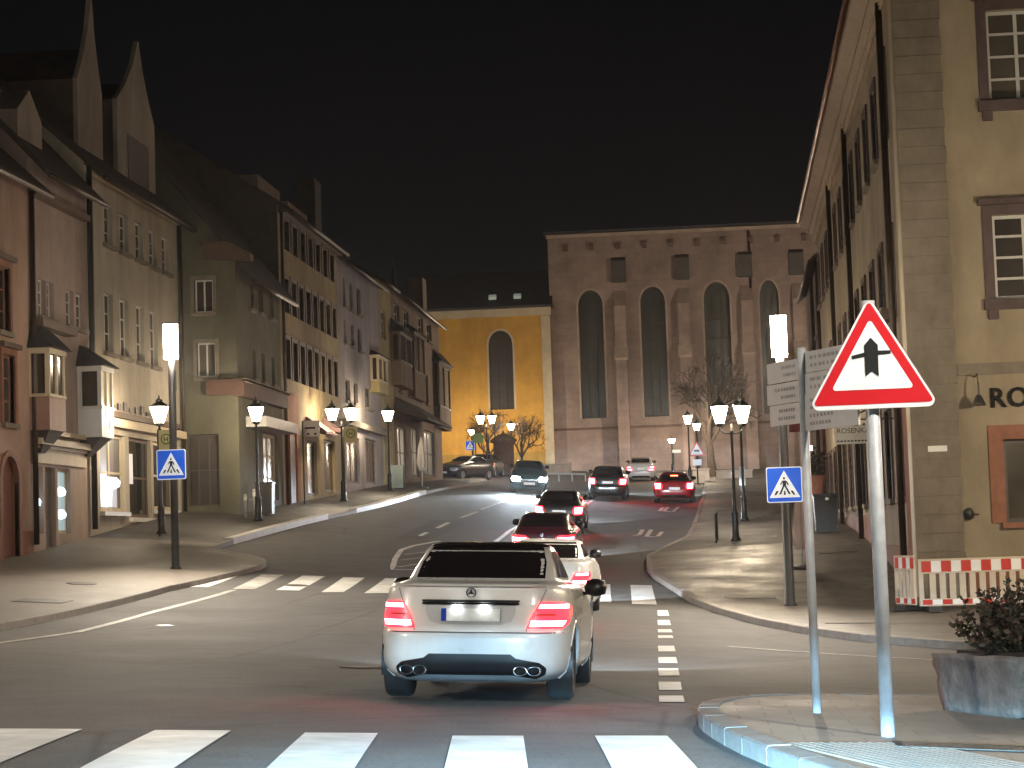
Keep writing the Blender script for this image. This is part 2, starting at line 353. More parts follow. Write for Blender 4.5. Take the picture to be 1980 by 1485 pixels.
def kl(p):
    return (M_KERBW, .19, .30) if (56.5 < p[1] < 70 or 74 < p[1] < 90) else (M_KERB, .125, .15)
kerb(KL, pav_l, .125, side=1, step=1.25, matfn=kl)
# right pavement beyond the side street
KR = [(14, 26.5), (9, 28.2)] + rounded([(6, 29.4), (3.0, 33.2), (1.24, 37.9), (-.2, 43), (-.75, 46.8), (-1.45, 52), (-1.65, 58.3)], 1) + [(-1.2, 62), (-.6, 67), (-.35, 78), (-.1, 91), (.1, 110), (.2, 128)]
KRr = resample(KR, 1.2)
def backR(p): return np.array([14.0, 43.0 + (p[0] - 4) * .02]) if p[1] < 33 else (np.array([4.6 + (43.5 - p[1]) * .9, 43.6]) if p[1] < 43.5 else np.array([4.6, p[1] + .2]))
iR = next(i for i, p in enumerate(KRr) if p[1] > 58.8)
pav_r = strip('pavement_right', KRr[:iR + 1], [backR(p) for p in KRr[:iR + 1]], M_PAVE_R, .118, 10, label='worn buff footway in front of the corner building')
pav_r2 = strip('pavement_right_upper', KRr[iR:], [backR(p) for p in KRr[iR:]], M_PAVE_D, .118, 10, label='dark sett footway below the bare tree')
kerb(KR, pav_r, .125, side=-1, step=1.0)
# near island pavement with the warning sign
KI = rounded([(3.2, 6), (1.3, 10), (.35, 12.7), (-.08, 15.2), (-.12, 16.9), (.2, 18.2), (.9, 18.9), (2.2, 19.15), (5, 19.4), (12, 19.8)], 2)
KIr = resample(KI, .6)
def backI(p): return np.array([12.0, 6 + (p[1] - 6) * .98]) if p[1] < 17.5 else np.array([12.2, min(19.2, p[1] - .2)])
pav_i = strip('pavement_corner', KIr, [backI(p) for p in KIr], M_PAVE_L, .118, 14, label='paved street corner around the warning sign')
kerb(KI, pav_i, .12, side=-1, step=1.0, width=.16, matfn=lambda p: (surf('kerb_dull', (.14, .13, .12), .75, .2, 6, .3, 60), .121, .16))
# ribbed guidance paving beside the crossing
a0 = GR(1512, 1436, .12)[:2]; a1 = GR(1770, 1436, .12)[:2]; dirr = np.array([.42, -1.0]); dirr /= np.linalg.norm(dirr)
nrib = 15
for k in range(nrib):
    s0 = a0 + (a1 - a0) * k / (nrib - 1); P = []
    m2 = MB(); wdt = (a1 - a0) / np.linalg.norm(a1 - a0) * .020
    rows = []
    for t in np.linspace(0, 1.9, 7):
        c = s0 + dirr * t
        rows.append([(*(c - wdt), G(*c) + .1185), (*(c - wdt * .7), G(*c) + .127), (*(c + wdt * .7), G(*c) + .127), (*(c + wdt), G(*c) + .1185)])
    m2.grid(rows).build('guidance_rib', surf('rib_concrete', (.23, .21, .185), .6, .12, 6, .2, 60), pav_i)

# ------------------------------------------------------------------ painted markings
def drape(corners, up, nu=1, nv=6):
    a, b, c, d = [np.array(q[:2], float) for q in corners]; rows = []
    for t in np.linspace(0, 1, nv + 1):
        L, R = a + (d - a) * t, b + (c - b) * t
        xy = [L + (R - L) * s for s in np.linspace(0, 1, nu + 1)]; z = GA(xy)
        rows.append([(p[0], p[1], zz + up) for p, zz in zip(xy, z)])
    return MB().grid(rows)
nz = [(GR(-20, 1410), GR(160, 1411)), (GR(300, 1413), GR(447, 1414)), (GR(590, 1418), GR(731, 1419)), (GR(875, 1424), GR(1012, 1424)), (GR(1150, 1424), GR(1290, 1424))]
zd = np.array([.144, -1.0]) * 4.0
zd = np.array([.10, -1.0]) * 4.0
for k, (a, b) in enumerate([(GR(-300, 1405), GR(-150, 1406))] + nz):
    a, b = a[:2], b[:2]
    drape([a, b, b + zd, a + zd], .008, 2, 8).build('zebra_stripe', M_PAINT, road)
fz = [((361, 1135), (403, 1135), (474, 1108), (426, 1108)), ((449, 1139), (493, 1139), (550, 1111), (506, 1111)), ((533, 1141), (578, 1142), (629, 1114), (585, 1113)),
      ((621, 1145), (664, 1145), (706, 1117), (664, 1116)), ((704, 1147), (750, 1147), (790, 1119), (745, 1118)), ((790, 1150), (838, 1151), (868, 1122), (825, 1121)),
      ((878, 1154), (925, 1155), (948, 1124), (905, 1123)), ((966, 1157), (1012, 1158), (1026, 1126), (984, 1125)), ((1050, 1160), (1097, 1162), (1106, 1128), (1064, 1127)),
      ((1136, 1163), (1182, 1165), (1180, 1130), (1140, 1129)), ((1222, 1168), (1270, 1169), (1260, 1132), (1219, 1131))]
for k, q in enumerate(fz):
    drape([GR(*q[0]), GR(*q[1]), GR(*q[2]), GR(*q[3])], .008, 1, 6).build('zebra_stripe', M_PAINT if k not in (1,) else M_PAINT_WORN, road)
def pline(P, w, mat=M_PAINT, name='road_line', step=1.0, px=True):
    P = resample([GR(*q)[:2] for q in P] if px else P, step)
    rows = []
    for i, p in enumerate(P):
        t = P[min(i + 1, len(P) - 1)] - P[max(i - 1, 0)]; t = t / np.linalg.norm(t); n_ = np.array([-t[1], t[0]]) * w / 2
        rows.append([(*(p + n_), G(*(p + n_)) + .008), (*(p - n_), G(*(p - n_)) + .008)])
    return MB().grid(rows).build(name, mat, road)
for v0, v1 in ((1180, 1191), (1199, 1209), (1217, 1223), (1229, 1234), (1249, 1260), (1271, 1283), (1293, 1307), (1319, 1335), (1346, 1358)):
    s = (v0 - 1180) / 178
    xl0 = 1271 + 3 * s; xr = 1291 + 32 * s
    drape([GR(xl0 + 1, v1), GR(xr + 3, v1), GR(xr, v0), GR(xl0, v0)], .008, 1, 2).build('edge_block', M_PAINT, road)
pline([(-60, 1254), (0, 1243), (150, 1222), (300, 1182), (452, 1141)], .16, M_PAINT_WORN)             # line in front of the left kerb
pline([(1408, 1250), (1600, 1264), (1820, 1277), (2050, 1288)], .10, M_PAINT_WORN)                       # line across the side street
for P in ([(1014, 957), (930, 985)], [(924, 989), (890, 1001)], [(868, 1010), (845, 1021)], [(826, 1029), (812, 1036)]): pline(P, .15)
pline([(1012, 1012), (985, 1026), (960, 1046), (945, 1064), (935, 1090)], .15)
pline([(835, 1102), (758, 1101), (764, 1080), (776, 1063), (800, 1055), (850, 1046)], .15)
for P in ([(770, 1096), (812, 1090)], [(776, 1083), (822, 1077)], [(783, 1072), (832, 1066)]): pline(P, .12, M_PAINT_WORN)
pline([(1146, 966), (1118, 992), (1100, 1010)], .15)
pline([(306, 1210), (331, 1209)], .30, surf('reflector_white', (.75, .72, .68), .3), 'road_stud')
# worn painted signs on the lane (only strokes survive)
for P in ([(1224, 1036), (1236, 1034)], [(1236, 1034), (1243, 1024)], [(1243, 1024), (1234, 1024)], [(1250, 1037), (1266, 1038)], [(1250, 1037), (1259, 1024)], [(1272, 1037), (1280, 1028)],
          [(1284, 988), (1301, 990)], [(1284, 988), (1292, 980)], [(1301, 990), (1312, 980)], [(1275, 988), (1282, 981)]):
    pline(P, .16, M_PAINT, 'painted_stroke')
# trench repairs in the surfacing, each with a tarred edge
def patch(P, tone):
    C = [GR(*q)[:2] for q in P]; c0 = sum(C) / 4
    drape([c0 + (q - c0) * 1.0 for q in C], .0035, 4, 6).build('tar_seam', surf('tar_seam', (.022, .022, .022), .5), road)
    drape([q + (c0 - q) / np.linalg.norm(c0 - q) * .045 for q in C], .006, 4, 6).build('asphalt_patch', surf('asphalt_patch_%d' % int(tone * 1000), (tone, tone * .97, tone * .94), .8, .25, 3, .4, 60), road)

patch([(760, 1040), (840, 1042), (900, 1008), (840, 1004)], .05); patch([(1190, 1085), (1240, 1085), (1230, 1052), (1192, 1052)], .09)
# manhole and drain covers
def cover(u, v, w, l, round_=True, par=None, up=.0, name='manhole_cover'):
    c = GR(u, v, up); m2 = MB(); n = 20 if round_ else 4
    P = []
    for k in range(n):
        a = 2 * math.pi * (k + (0 if round_ else .5)) / n; sc = 1 if round_ else 1.414
        x, y = c[0] + math.cos(a) * w * sc, c[1] + math.sin(a) * l * sc; P.append((x, y, G(x, y) + up + .006))
    m2.prism(P, (0, 0, .006)); m2.build(name, M_IRON, par or road)
cover(158, 1128, .33, .33, True, pav_l, .118); cover(82, 1162, .5, .4, False, pav_l, .118, 'drain_cover')
cover(1450, 1155, .55, .25, False, pav_r, .118, 'drain_cover'); cover(1655, 1205, .55, .1, False, pav_r, .118, 'drain_cover')
cover(572, 1132, .3, .3); cover(1620, 1068, .5, .2, False, pav_r, .118, 'drain_cover'); cover(1560, 1123, .4, .3, False, pav_r, .118, 'drain_cover'); cover(1900, 1447, .55, .2, False, pav_i, .118, 'drain_cover')
cover(705, 1290, .3, .3)
# ------------------------------------------------------------------ building kit
M_GLASS = glass('window_glass'); M_GLASSW = glass('window_glass_warm', (.03, .024, .018))
M_GLASSC = glass('window_glass_curtain', (.075, .068, .055), .12); M_GLASSB = glass('window_glass_blind', (.045, .04, .036), .2)
M_FRAME_W = surf('window_frame_white', (.55, .55, .53), .5, .08, 5, .05, 60)
M_FRAME_D = surf('window_frame_dark', (.06, .05, .045), .5, .15, 5, .05, 60)
M_SLATE = surf('roof_tiles', (.075, .055, .048), .8, .35, 2.5, .6, 14, stain=.4)
M_SLATE2 = surf('slate_dark', (.03, .028, .032), .6, .3, 3, .5, 20)
M_COPPER = surf('copper_gutter', (.22, .135, .10), .32, .25, 4, .1, 40, metal=.85)
M_PIPE = surf('downpipe_brown', (.045, .028, .02), .45, .2, 4, .1, 40, metal=.3)
M_SAND = surf('sandstone_grey', (.215, .185, .145), .85, .15, 2.5, .3, 35, stain=.3)
M_PURP = surf('sandstone_purple', (.105, .075, .075), .8, .2, 3, .3, 40, stain=.3)
M_RED = surf('sandstone_red', (.27, .12, .075), .8, .2, 3, .3, 40, stain=.3)
M_CREAM = surf('cream_moulding', (.52, .44, .31), .7, .1, 2, .1, 40, stain=.2)
M_WOODBR = surf('brown_painted_wood', (.10, .065, .045), .6, .25, 4, .2, 40)
def plaster(name, c, stain=.42): return surf(name, c, .9, .14, .9, .3, 45, stain=stain)

class Wall:
    """an outside wall: axis 'Y' runs along the street at x = plane (+slope), axis 'X' faces the viewer at y = plane; nrm = outward sign"""
    def __init__(s, axis, plane, nrm, slope=0.0, a_ref=0.0): s.axis, s.plane, s.nrm, s.k, s.ar = axis, plane, nrm, slope, a_ref
    def p(s, a, z, d=0.0):
        q = s.plane + s.k * (a - s.ar) - s.nrm * d
        return (q, a, z) if s.axis == 'Y' else (a, q, z)
    def px(s, u, v):
        d = ray(u, v)
        if s.axis == 'Y': t = (s.plane - s.k * s.ar) / (d[0] - s.k * d[1]); P = CC + d * t; return P[1], P[2]
        P = CC + d * (s.plane / d[1]); return P[0], P[2]
    def win(s, u0, v0, u1, v1):
        vm, uc = (v0 + v1) / 2, (u0 + u1) / 2
        a = sorted((s.px(u0, vm)[0], s.px(u1, vm)[0])); return a[0], a[1], s.px(uc, v1)[1], s.px(uc, v0)[1]
    def row(s, L):
        W_ = [s.win(*q) for q in L]; lo = sum(w[2] for w in W_) / len(W_); hi = sum(w[3] for w in W_) / len(W_)
        return [(w[0], w[1], lo, hi) for w in W_]
    def box(s, mb, a0, a1, z0, z1, d0, d1):
        """block between depths d0 (outer, may be negative = proud) and d1"""
        P = [s.p(a0, z0, d0), s.p(a1, z0, d0), s.p(a1, z0, d1), s.p(a0, z0, d1)]
        Q = [s.p(a0, z1, d0), s.p(a1, z1, d0), s.p(a1, z1, d1), s.p(a0, z1, d1)]
        i = mb.pts(P + Q)
        for q in ((3, 2, 1, 0), (4, 5, 6, 7), (0, 1, 5, 4), (1, 2, 6, 5), (2, 3, 7, 6), (3, 0, 4, 7)): mb.f.append(tuple(i + k for k in q))
        return mb
    def panel(s, mb, a0, a1, z0, z1, holes, depth=.22):
        A = sorted({a0, a1, *[h[0] for h in holes], *[h[1] for h in holes]}); Z = sorted({z0, z1, *[h[2] for h in holes], *[h[3] for h in holes]})
        A = [a for a in A if a0 <= a <= a1]; Z = [z for z in Z if z0 <= z <= z1]
        for x0, x1 in zip(A, A[1:]):
            for y0, y1 in zip(Z, Z[1:]):
                cx, cy = (x0 + x1) / 2, (y0 + y1) / 2
                if any(h[0] < cx < h[1] and h[2] < cy < h[3] for h in holes): continue
                mb.poly(s.p(x0, y0), s.p(x1, y0), s.p(x1, y1), s.p(x0, y1))
        for h in holes:
            b0, b1, c0, c1 = h[:4]
            for q in (((b0, c0), (b1, c0)), ((b1, c0), (b1, c1)), ((b1, c1), (b0, c1)), ((b0, c1), (b0, c0))):
                mb.poly(s.p(*q[0]), s.p(*q[1]), s.p(*q[1], depth), s.p(*q[0], depth))
        return mb
def window(par, wl, h, nx=2, nz=3, frame=M_FRAME_W, gl=None, surround=None, sw=.14, sill=None, fb=.055, d=.12, sep=False, name='window', hood=None):
    a0, a1, z0, z1 = h; gl = gl or M_GLASS; m = MB(); e = .004
    if gl in (M_GLASS, M_GLASSW): gl = rng.choice([gl, gl, M_GLASSC, M_GLASSB])
    wl.box(m, a0 + e, a0 + fb, z0 + e, z1 - e, d, d + .07); wl.box(m, a1 - fb, a1 - e, z0 + e, z1 - e, d, d + .07)
    wl.box(m, a0 + fb, a1 - fb, z0 + e, z0 + fb, d, d + .07); wl.box(m, a0 + fb, a1 - fb, z1 - fb, z1 - e, d, d + .07)
    for k in range(1, nx):
        c = a0 + (a1 - a0) * k / nx; wl.box(m, c - fb * .5, c + fb * .5, z0 + fb, z1 - fb, d + .004, d + .06)
    for k in range(1, nz):
        c = z0 + (z1 - z0) * k / nz; wl.box(m, a0 + fb, a1 - fb, c - fb * .35, c + fb * .35, d + .010, d + .055)
    o = m.build(name, frame, par)
    if sep:
        for i in range(nx):
            for j in range(nz):
                m = MB(); wl.box(m, a0 + fb * .6 + (a1 - a0 - fb * 1.2) * i / nx, a0 + fb * .6 + (a1 - a0 - fb * 1.2) * (i + 1) / nx, z0 + fb * .6 + (z1 - z0 - fb * 1.2) * j / nz, z0 + fb * .6 + (z1 - z0 - fb * 1.2) * (j + 1) / nz, d + .03, d + .04); m.build('pane', gl, o)
    else:
        m = MB(); wl.box(m, a0 + fb * .5, a1 - fb * .5, z0 + fb * .5, z1 - fb * .5, d + .03, d + .04); m.build('pane', gl, o)
    if surround:
        m = MB()
        wl.box(m, a0 - sw, a0, z0 - .002, z1 + .002, -.05, .10); wl.box(m, a1, a1 + sw, z0 - .002, z1 + .002, -.05, .10); wl.box(m, a0 - sw, a1 + sw, z1 + .002, z1 + sw, -.05, .10)
        m.build('surround', surround, o)
    if hood:
        m = MB(); wl.box(m, a0 - sw - .08, a1 + sw + .08, z1 + sw + .003, z1 + sw + .13, -.16, .08); m.build('hood', hood, o)
    if sill:
        m = MB(); wl.box(m, a0 - .10, a1 + .10, z0 - .12, z0, -.12, .11); m.build('sill', sill, o)
    return o
def shell(par, wl, a0, a1, z0, z1, holes, depth, mat, ridge=None, ov=.5, roofmat=None, steep=None, name='wall', endmat=None, ends=(0, 1)):
    """front wall with openings, side and back walls, gables and a roof with its ridge along the wall"""
    m = MB(); wl.panel(m, a0, a1, z0, z1, holes)
    P = wl.p
    em = MB() if endmat else m
    for a in [(a0, a1)[k] for k in ends]:
        q = [P(a, z0), P(a, z0, depth), P(a, z1, depth), P(a, z1)]
        if ridge: q = [P(a, z0), P(a, z0, depth), P(a, z1, depth), P(a, ridge, depth / 2), P(a, z1)]
        em.poly(*q)
    if endmat: em.build('end_wall', endmat, par)
    m.poly(P(a0, z0, depth), P(a1, z0, depth), P(a1, z1, depth), P(a0, z1, depth))
    m.poly(P(a0, z1 - .02, .25), P(a1, z1 - .02, .25), P(a1, z1 - .02, depth), P(a0, z1 - .02, depth))
    wall = m.build(name, mat, par)
    if ridge:
        sl = (ridge - z1) / (depth / 2); rm = MB(); t = .16
        prof = [(-ov, z1 - ov * sl), (depth / 2, ridge), (depth + ov, z1 - ov * sl)]
        top = [(d_, z_ + t) for d_, z_ in prof]; sec = prof + top[::-1]
        A, B = [P(a0 - .03, z_, d_) for d_, z_ in sec], [P(a1 + .03, z_, d_) for d_, z_ in sec]
        i = rm.pts(A + B); n = 6
        for k in range(n): rm.f.append((i + k, i + (k + 1) % n, i + n + (k + 1) % n, i + n + k))
        for o_ in (0, n): rm.f += [(i + o_ + 0, i + o_ + 1, i + o_ + 4, i + o_ + 5), (i + o_ + 1, i + o_ + 2, i + o_ + 3, i + o_ + 4)]
        rm.build('roof', roofmat or M_SLATE, par)
        g = MB(); gz = z1 - ov * sl + .02
        g.tube([P(a0, gz, -ov - .05), P(a1, gz, -ov - .05)], .075, 8).build('gutter', M_PIPE, par, True)
    return wall
def band(par, wl, a0, a1, z0, z1, out, mat, name='cornice'):
    m = MB(); wl.box(m, a0, a1, z0, z1, -out, .10)
    if z1 - z0 > .25: wl.box(m, a0, a1, z1 + .002, z1 + .08, -out - .09, .10)
    return m.build(name, mat, par)
def downpipe(par, wl, a, z0, z1, r=.06, mat=None, out=.12, name='downpipe'):
    return MB().tube([wl.p(a, z0, -out), wl.p(a, z1, -out)], r, 8).build(name, mat or M_PIPE, par, True)
def oriel(par, X, uw, uc, ue, vm, zb, zw0, zw1, ztop, base_mat, frame_mat, gl, roofmat=M_SLATE2, keel=None, sign=None, name='oriel', ov=.16):
    """bay window: u of its wall joint, its outer corner and its far end give place and projection"""
    Y0 = PX(uw, vm, X)[1]; XO = PY(uc, vm, Y0)[0]; Y1 = PX(ue, vm, XO)[1]
    m = MB().box((X - .1, Y0, zb), (XO, Y1, zw0)); o = m.build(name, base_mat, par)
    f = MB(); w = .11
    for x, y in ((X, Y0), (XO - w, Y0), (XO - w, Y1 - w), (X, Y1 - w), (XO - w, (Y0 + Y1) / 2 - w / 2)): f.box((x, y, zw0 + .003), (x + w, y + w, zw1))
    f.box((X, Y0 - .03, zw0 + .003), (XO + .03, Y1 + .03, zw0 + .08)); f.box((X, Y0 - .03, zw1), (XO + .03, Y1 + .03, zw1 + .14))
    f.build('oriel_frame', frame_mat, o)
    for k, (a, b) in enumerate((((X + w + .003, Y0 + .05, zw0 + .085), (XO - w - .003, Y0 + .07, zw1 - .003)), ((XO - .07, Y0 + w + .003, zw0 + .085), (XO - .05, (Y0 + Y1) / 2 - w / 2 - .003, zw1 - .003)), ((XO - .07, (Y0 + Y1) / 2 + w / 2 + .003, zw0 + .085), (XO - .05, Y1 - w - .003, zw1 - .003)))):
        MB().box(a, b).build('pane', gl[k if k < len(gl) else -1], o)
    r = MB(); ze = zw1 + .142; a, b, c, d = (X - .05, Y0 - ov, ze), (XO + ov, Y0 - ov, ze), (XO + ov, Y1 + ov, ze), (X - .05, Y1 + ov, ze)
    t0, t1 = (X - .05, Y0 + .25, ztop), (X - .05, Y1 - .25, ztop)
    r.poly(a, b, t0).poly(b, c, t1, t0).poly(c, d, t1).poly(d, c, b, a).poly(a, t0, t1, d); r.build('oriel_roof', roofmat, o)
    if keel:
        k_ = MB(); kz = zb - .002; q = [(X - .1, Y0 + .06, kz), (XO - .04, Y0 + .06, kz), (XO - .04, Y1 - .06, kz), (X - .1, Y1 - .06, kz)]; ym = (Y0 + Y1) / 2
        q2 = [(X - .1, ym - .2, kz - keel), (X + .12, ym - .2, kz - keel), (X + .12, ym + .2, kz - keel), (X - .1, ym + .2, kz - keel)]
        i = k_.pts(q + q2)
        for j in range(4): k_.f.append((i + j, i + (j + 1) % 4, i + 4 + (j + 1) % 4, i + 4 + j))
        k_.f.append((i + 7, i + 6, i + 5, i + 4)); k_.f.append((i, i + 1, i + 2, i + 3)); k_.build('oriel_keel', surf('keel_dark', (.08, .07, .065), .7), o)
    return o, (X, XO, Y0, Y1)
def gable_dormer(par, XF, Y0, Y1, zb, zs, za, ya, deep, mat, win=None, roofmat=M_SLATE, name='dormer'):
    w = Y1 - Y0
    prof = [(Y0, zb), (Y1, zb), (Y1, zs), (ya + (Y1 - ya) * .62, zs + (za - zs) * .28), (ya + (Y1 - ya) * .27, zs + (za - zs) * .62), (ya + .06, za), (ya - .06, za),
            (ya - (ya - Y0) * .27, zs + (za - zs) * .62), (ya - (ya - Y0) * .62, zs + (za - zs) * .28), (Y0, zs)]
    m = MB().prism([(XF, y, z) for y, z in prof], (-.14, 0, 0)); o = m.build(name, mat, par)
    b = MB(); q = [(Y0 + .05, zb), (Y1 - .05, zb), (Y1 - .05, zs), (ya, zs + (za - zs) * .45), (Y0 + .05, zs)]
    b.prism([(XF - .143, y, z) for y, z in q], (-deep, 0, 0)); b.build('dormer_body', roofmat, o)
    if win:
        wl = Wall('Y', XF, 1); y0, y1, z0, z1 = win; m = MB(); wl.box(m, y0, y1, z0, z1, -.03, .02); wi = m.build('shutter', surf('shutter_grey', (.12, .10, .095), .7), o)
    return o

# ------------------------------------------------------------------ left row of houses
XL, XM = -16.9, -15.0
WL = Wall('Y', XL, 1); WM = Wall('Y', XM, 1)
M_LIT = emit('lit_shop_pane', (.62, .86, .9), .42, (.2, .25, .25)); M_LITB = emit('shop_display_light', (.65, .85, 1.0), 3.0)
M_LITW = emit('lit_pane_warm', (1.0, .72, .32), .30, (.3, .25, .15)); M_LITDIM = emit('dim_shop_pane', (.8, .75, .6), .035, (.05, .05, .05))

# L1 salmon house at the frame edge
h1 = thing('salmon_house', (XL, 47, .8), 'salmon plastered house with red arched door at the photo\'s edge', 'house', 'old town houses of the left row')
y1 = 51.1
holes = [WL.win(4, 686, 27, 818), WL.win(-6, 515, 17, 640), WL.win(-75, 680, -45, 815), WL.win(-80, 500, -52, 630)]
dh = WL.win(3, 905, 36, 1075); dz1 = dh[3] + .35
shell(h1, WL, 42, y1, .3, 11.0, holes + [(dh[0], dh[1], .3, dz1)], 9, plaster('plaster_salmon', (.39, .262, .20)), 15.2, .6)
for h in holes: window(h1, WL, h, 2, 3, M_RED, M_GLASSW, M_RED, .16, M_SAND, hood=M_WOODBR)
m = MB(); WL.box(m, dh[0], dh[1], .9, dz1, .12, .18); door = m.build('door', surf('door_red_brown', (.16, .05, .03), .6, .2, 3, .2, 30), h1)
m = MB(); ac = (dh[0] + dh[1]) / 2; ar = (dh[1] - dh[0]) / 2 + .16
for a0, a1 in ((dh[0] - .16, dh[0]), (dh[1], dh[1] + .16)): WL.box(m, a0, a1, .9, dz1 - ar + .1, -.04, .1)
arc = [(ac + math.cos(t) * ar, dz1 - ar + .1 + math.sin(t) * ar) for t in np.linspace(0, math.pi, 13)]
arci = [(ac + math.cos(t) * (ar - .16), dz1 - ar + .1 + math.sin(t) * (ar - .16)) for t in np.linspace(0, math.pi, 13)]
for k in range(12): m.prism([WL.p(*arc[k], -.04), WL.p(*arc[k + 1], -.04), WL.p(*arci[k + 1], -.04), WL.p(*arci[k], -.04)], (-.14, 0, 0))
for (q0, q1) in (((dh[0], dz1 - ar + .1), (dh[0], dz1)), ((dh[1], dz1 - ar + .1), (dh[1], dz1))): pass
for k in range(12):   # spandrel that turns the square opening into an arch
    c = WL.p(dh[0] if arci[k][0] < ac else dh[1], dz1 + .01, -.001); m.poly(WL.p(*arci[k], -.001), WL.p(*arci[k + 1], -.001), c)
m.build('door_arch', M_RED, h1)
m = MB(); WL.box(m, 42.0, dh[0] - .17, .3, 2.0, -.035, .1); WL.box(m, dh[1] + .17, y1 - .002, .3, 1.95, -.035, .1); m.build('plinth', M_RED, h1)
downpipe(h1, WL, y1 - .05, 1.6, 10.6, .075)

# L2 narrow house with brown oriel
h2 = thing('narrow_house', (XL, 53.5, 1.5), 'narrow pinkish house with brown oriel beside the salmon house', 'house', 'old town houses of the left row')
y2 = 56.05
up2 = WL.row([(74, 525, 88, 592), (91, 534, 104, 602), (128, 572, 143, 642), (148, 580, 163, 654)])
sh2 = WL.row([(68, 905, 84, 1025), (88, 905, 108, 1040), (112, 900, 137, 1028)]); shd = (sh2[1][0], sh2[1][1], 1.0, sh2[0][3])
shell(h2, WL, y1 + .01, y2, 1.0, 11.6, up2 + [sh2[0], shd, sh2[2]], 9, plaster('plaster_pink_grey', (.40, .31, .27)), 16.4, .55)
for h in up2: window(h2, WL, h, 2, 3, M_FRAME_W, M_GLASSW, None, .1, M_SAND)
for h in (sh2[0], sh2[2]): window(h2, WL, h, 1, 1, M_CREAM, M_LIT, name='shop_window', fb=.09)
window(h2, WL, shd, 1, 2, M_SAND, M_LITDIM, name='shop_door', fb=.12)
for h, dz in ((sh2[0], .8), (sh2[2], 1.1), (sh2[2], .5)):
    c = WL.p((h[0] + h[1]) / 2, h[2] + dz, .10); MB().lathe(c, [(.02, -.12), (.13, -.08), (.15, .02), (.08, .12), (.02, .14)], 10).build('display_lamp', M_LITB, h2, True)
zc = WL.px(100, 862)[1]
band(h2, WL, y1 + .05, y2 - .4, zc - .02, zc + .14, .28, M_CREAM); band(h2, WL, y1 + .05, y2 - .4, zc + .26, zc + .38, .20, M_CREAM); band(h2, WL, y1 + .1, y2 - .4, sh2[0][3] + .08, sh2[0][3] + .45, .06, M_CREAM, 'shop_fascia')
zz = WL.px(90, 600)[1]
band(h2, WL, y1 + .05, WL.px(125, 610)[0], zz - .55, zz - .34, .35, M_WOODBR, 'ledge')
band(h2, WL, y1 + .05, y2 - .2, 10.55, 10.72, .22, M_WOODBR, 'ledge')
oriel(h2, XL, 56, 95, 126, 730, WL.px(80, 835)[1], WL.px(80, 772)[1], WL.px(80, 690)[1], WL.px(60, 612)[1], surf('oriel_brown', (.26, .155, .12), .7, .15, 3, .1, 40), M_CREAM, [M_GLASSW], keel=.55)
m = MB().prism([(-17.3, 51.6, 11.6), (-17.3, 53.6, 11.6), (-17.3, 53.6, 12.9), (-17.3, 52.6, 13.6), (-17.3, 51.6, 12.9)], (-2.5, 0, 0)); m.build('dormer', plaster('gable_plaster_a', (.40, .34, .29)), h2)

# L3 beige house with tall dormer and lit shop
h3 = thing('beige_house', (XL, 61, 2.2), 'beige house with white corner oriel and lit shop front', 'house', 'old town houses of the left row')
y3 = 66.3
r1 = WL.row([(200, 400, 218, 470), (231, 415, 248, 488), (261, 430, 277, 503), (288, 443, 303, 515), (313, 455, 327, 528)])
r2 = WL.row([(201, 566, 219, 680), (232, 578, 249, 690), (264, 592, 279, 700), (291, 603, 305, 709)])
s3 = [WL.win(194, 862, 243, 988), WL.win(250, 835, 292, 1000), WL.win(297, 850, 338, 985)]
s3 = [(a, b, max(c, 2.35), 4.75) for a, b, c, d in s3]
shell(h3, WL, y2 + .01, y3, 1.2, 12.3, r1 + r2 + s3, 10, plaster('plaster_beige', (.43, .385, .31)), 16.9, .55)
for h in r1 + r2: window(h3, WL, h, 2, 3, M_FRAME_W, M_GLASSW, None, .1, M_SAND)
window(h3, WL, s3[0], 2, 2, M_CREAM, M_LITDIM, name='shop_window', fb=.1); window(h3, WL, s3[1], 1, 2, M_WOODBR, M_GLASS, name='shop_window', fb=.1); window(h3, WL, s3[2], 2, 2, M_CREAM, M_GLASSW, name='shop_window', fb=.1)
a0, a1, z0, z1 = s3[0]
m = MB(); WL.box(m, a0 + .35, a0 + (a1 - a0) * .8, z0 + .12, z0 + 1.0, .125, .145); m.build('display_back', emit('display_back', (.55, .72, .95), .35), h3)
for k in range(2): MB().lathe(WL.p(a0 + (a1 - a0) * (.42 + .25 * k), z0 + .72 + .1 * k, .09), [(.02, -.16), (.15, -.1), (.17, .05), (.06, .16)], 10).build('display_lamp', M_LITB, h3, True)
m = MB(); WL.box(m, s3[1][0] + .35, s3[1][0] + .75, s3[1][2] + 1.0, s3[1][2] + 1.9, .10, .115); m.build('paper_notice', emit('lit_notice', (.9, .85, .85), .55), h3)
for s_ in s3: m = MB(); WL.box(m, s_[0] - .05, s_[1] + .05, s_[2] - .14, s_[2] - .02, -.14, .1); m.build('shop_sill', M_FRAME_W, h3)
band(h3, WL, y2 + 1.3, y3 - .1, 4.95, 5.18, .22, M_CREAM); band(h3, WL, y2 + 1.3, y3 - .3, 5.25, 5.42, .10, M_WOODBR, 'shop_fascia')
for k in range(9):   # small relief letters over the shop
    a = y2 + 2.2 + k * .62; m = MB(); WL.box(m, a, a + .30, 5.48, 5.48 + .12 + .07 * ((k * 7) % 3), -.06, -.02); m.build('fascia_letter', M_FRAME_D, h3)
band(h3, WL, y2 + .02, y3, 12.0, 12.2, .18, M_CREAM)
downpipe(h3, WL, y2 + .08, 2.0, 12.2, .085, M_DARKPOST)
downpipe(h3, WL, y3 - .1, 2.6, 12.0, .06)
oz = lambda v: WL.px(180, v)[1]
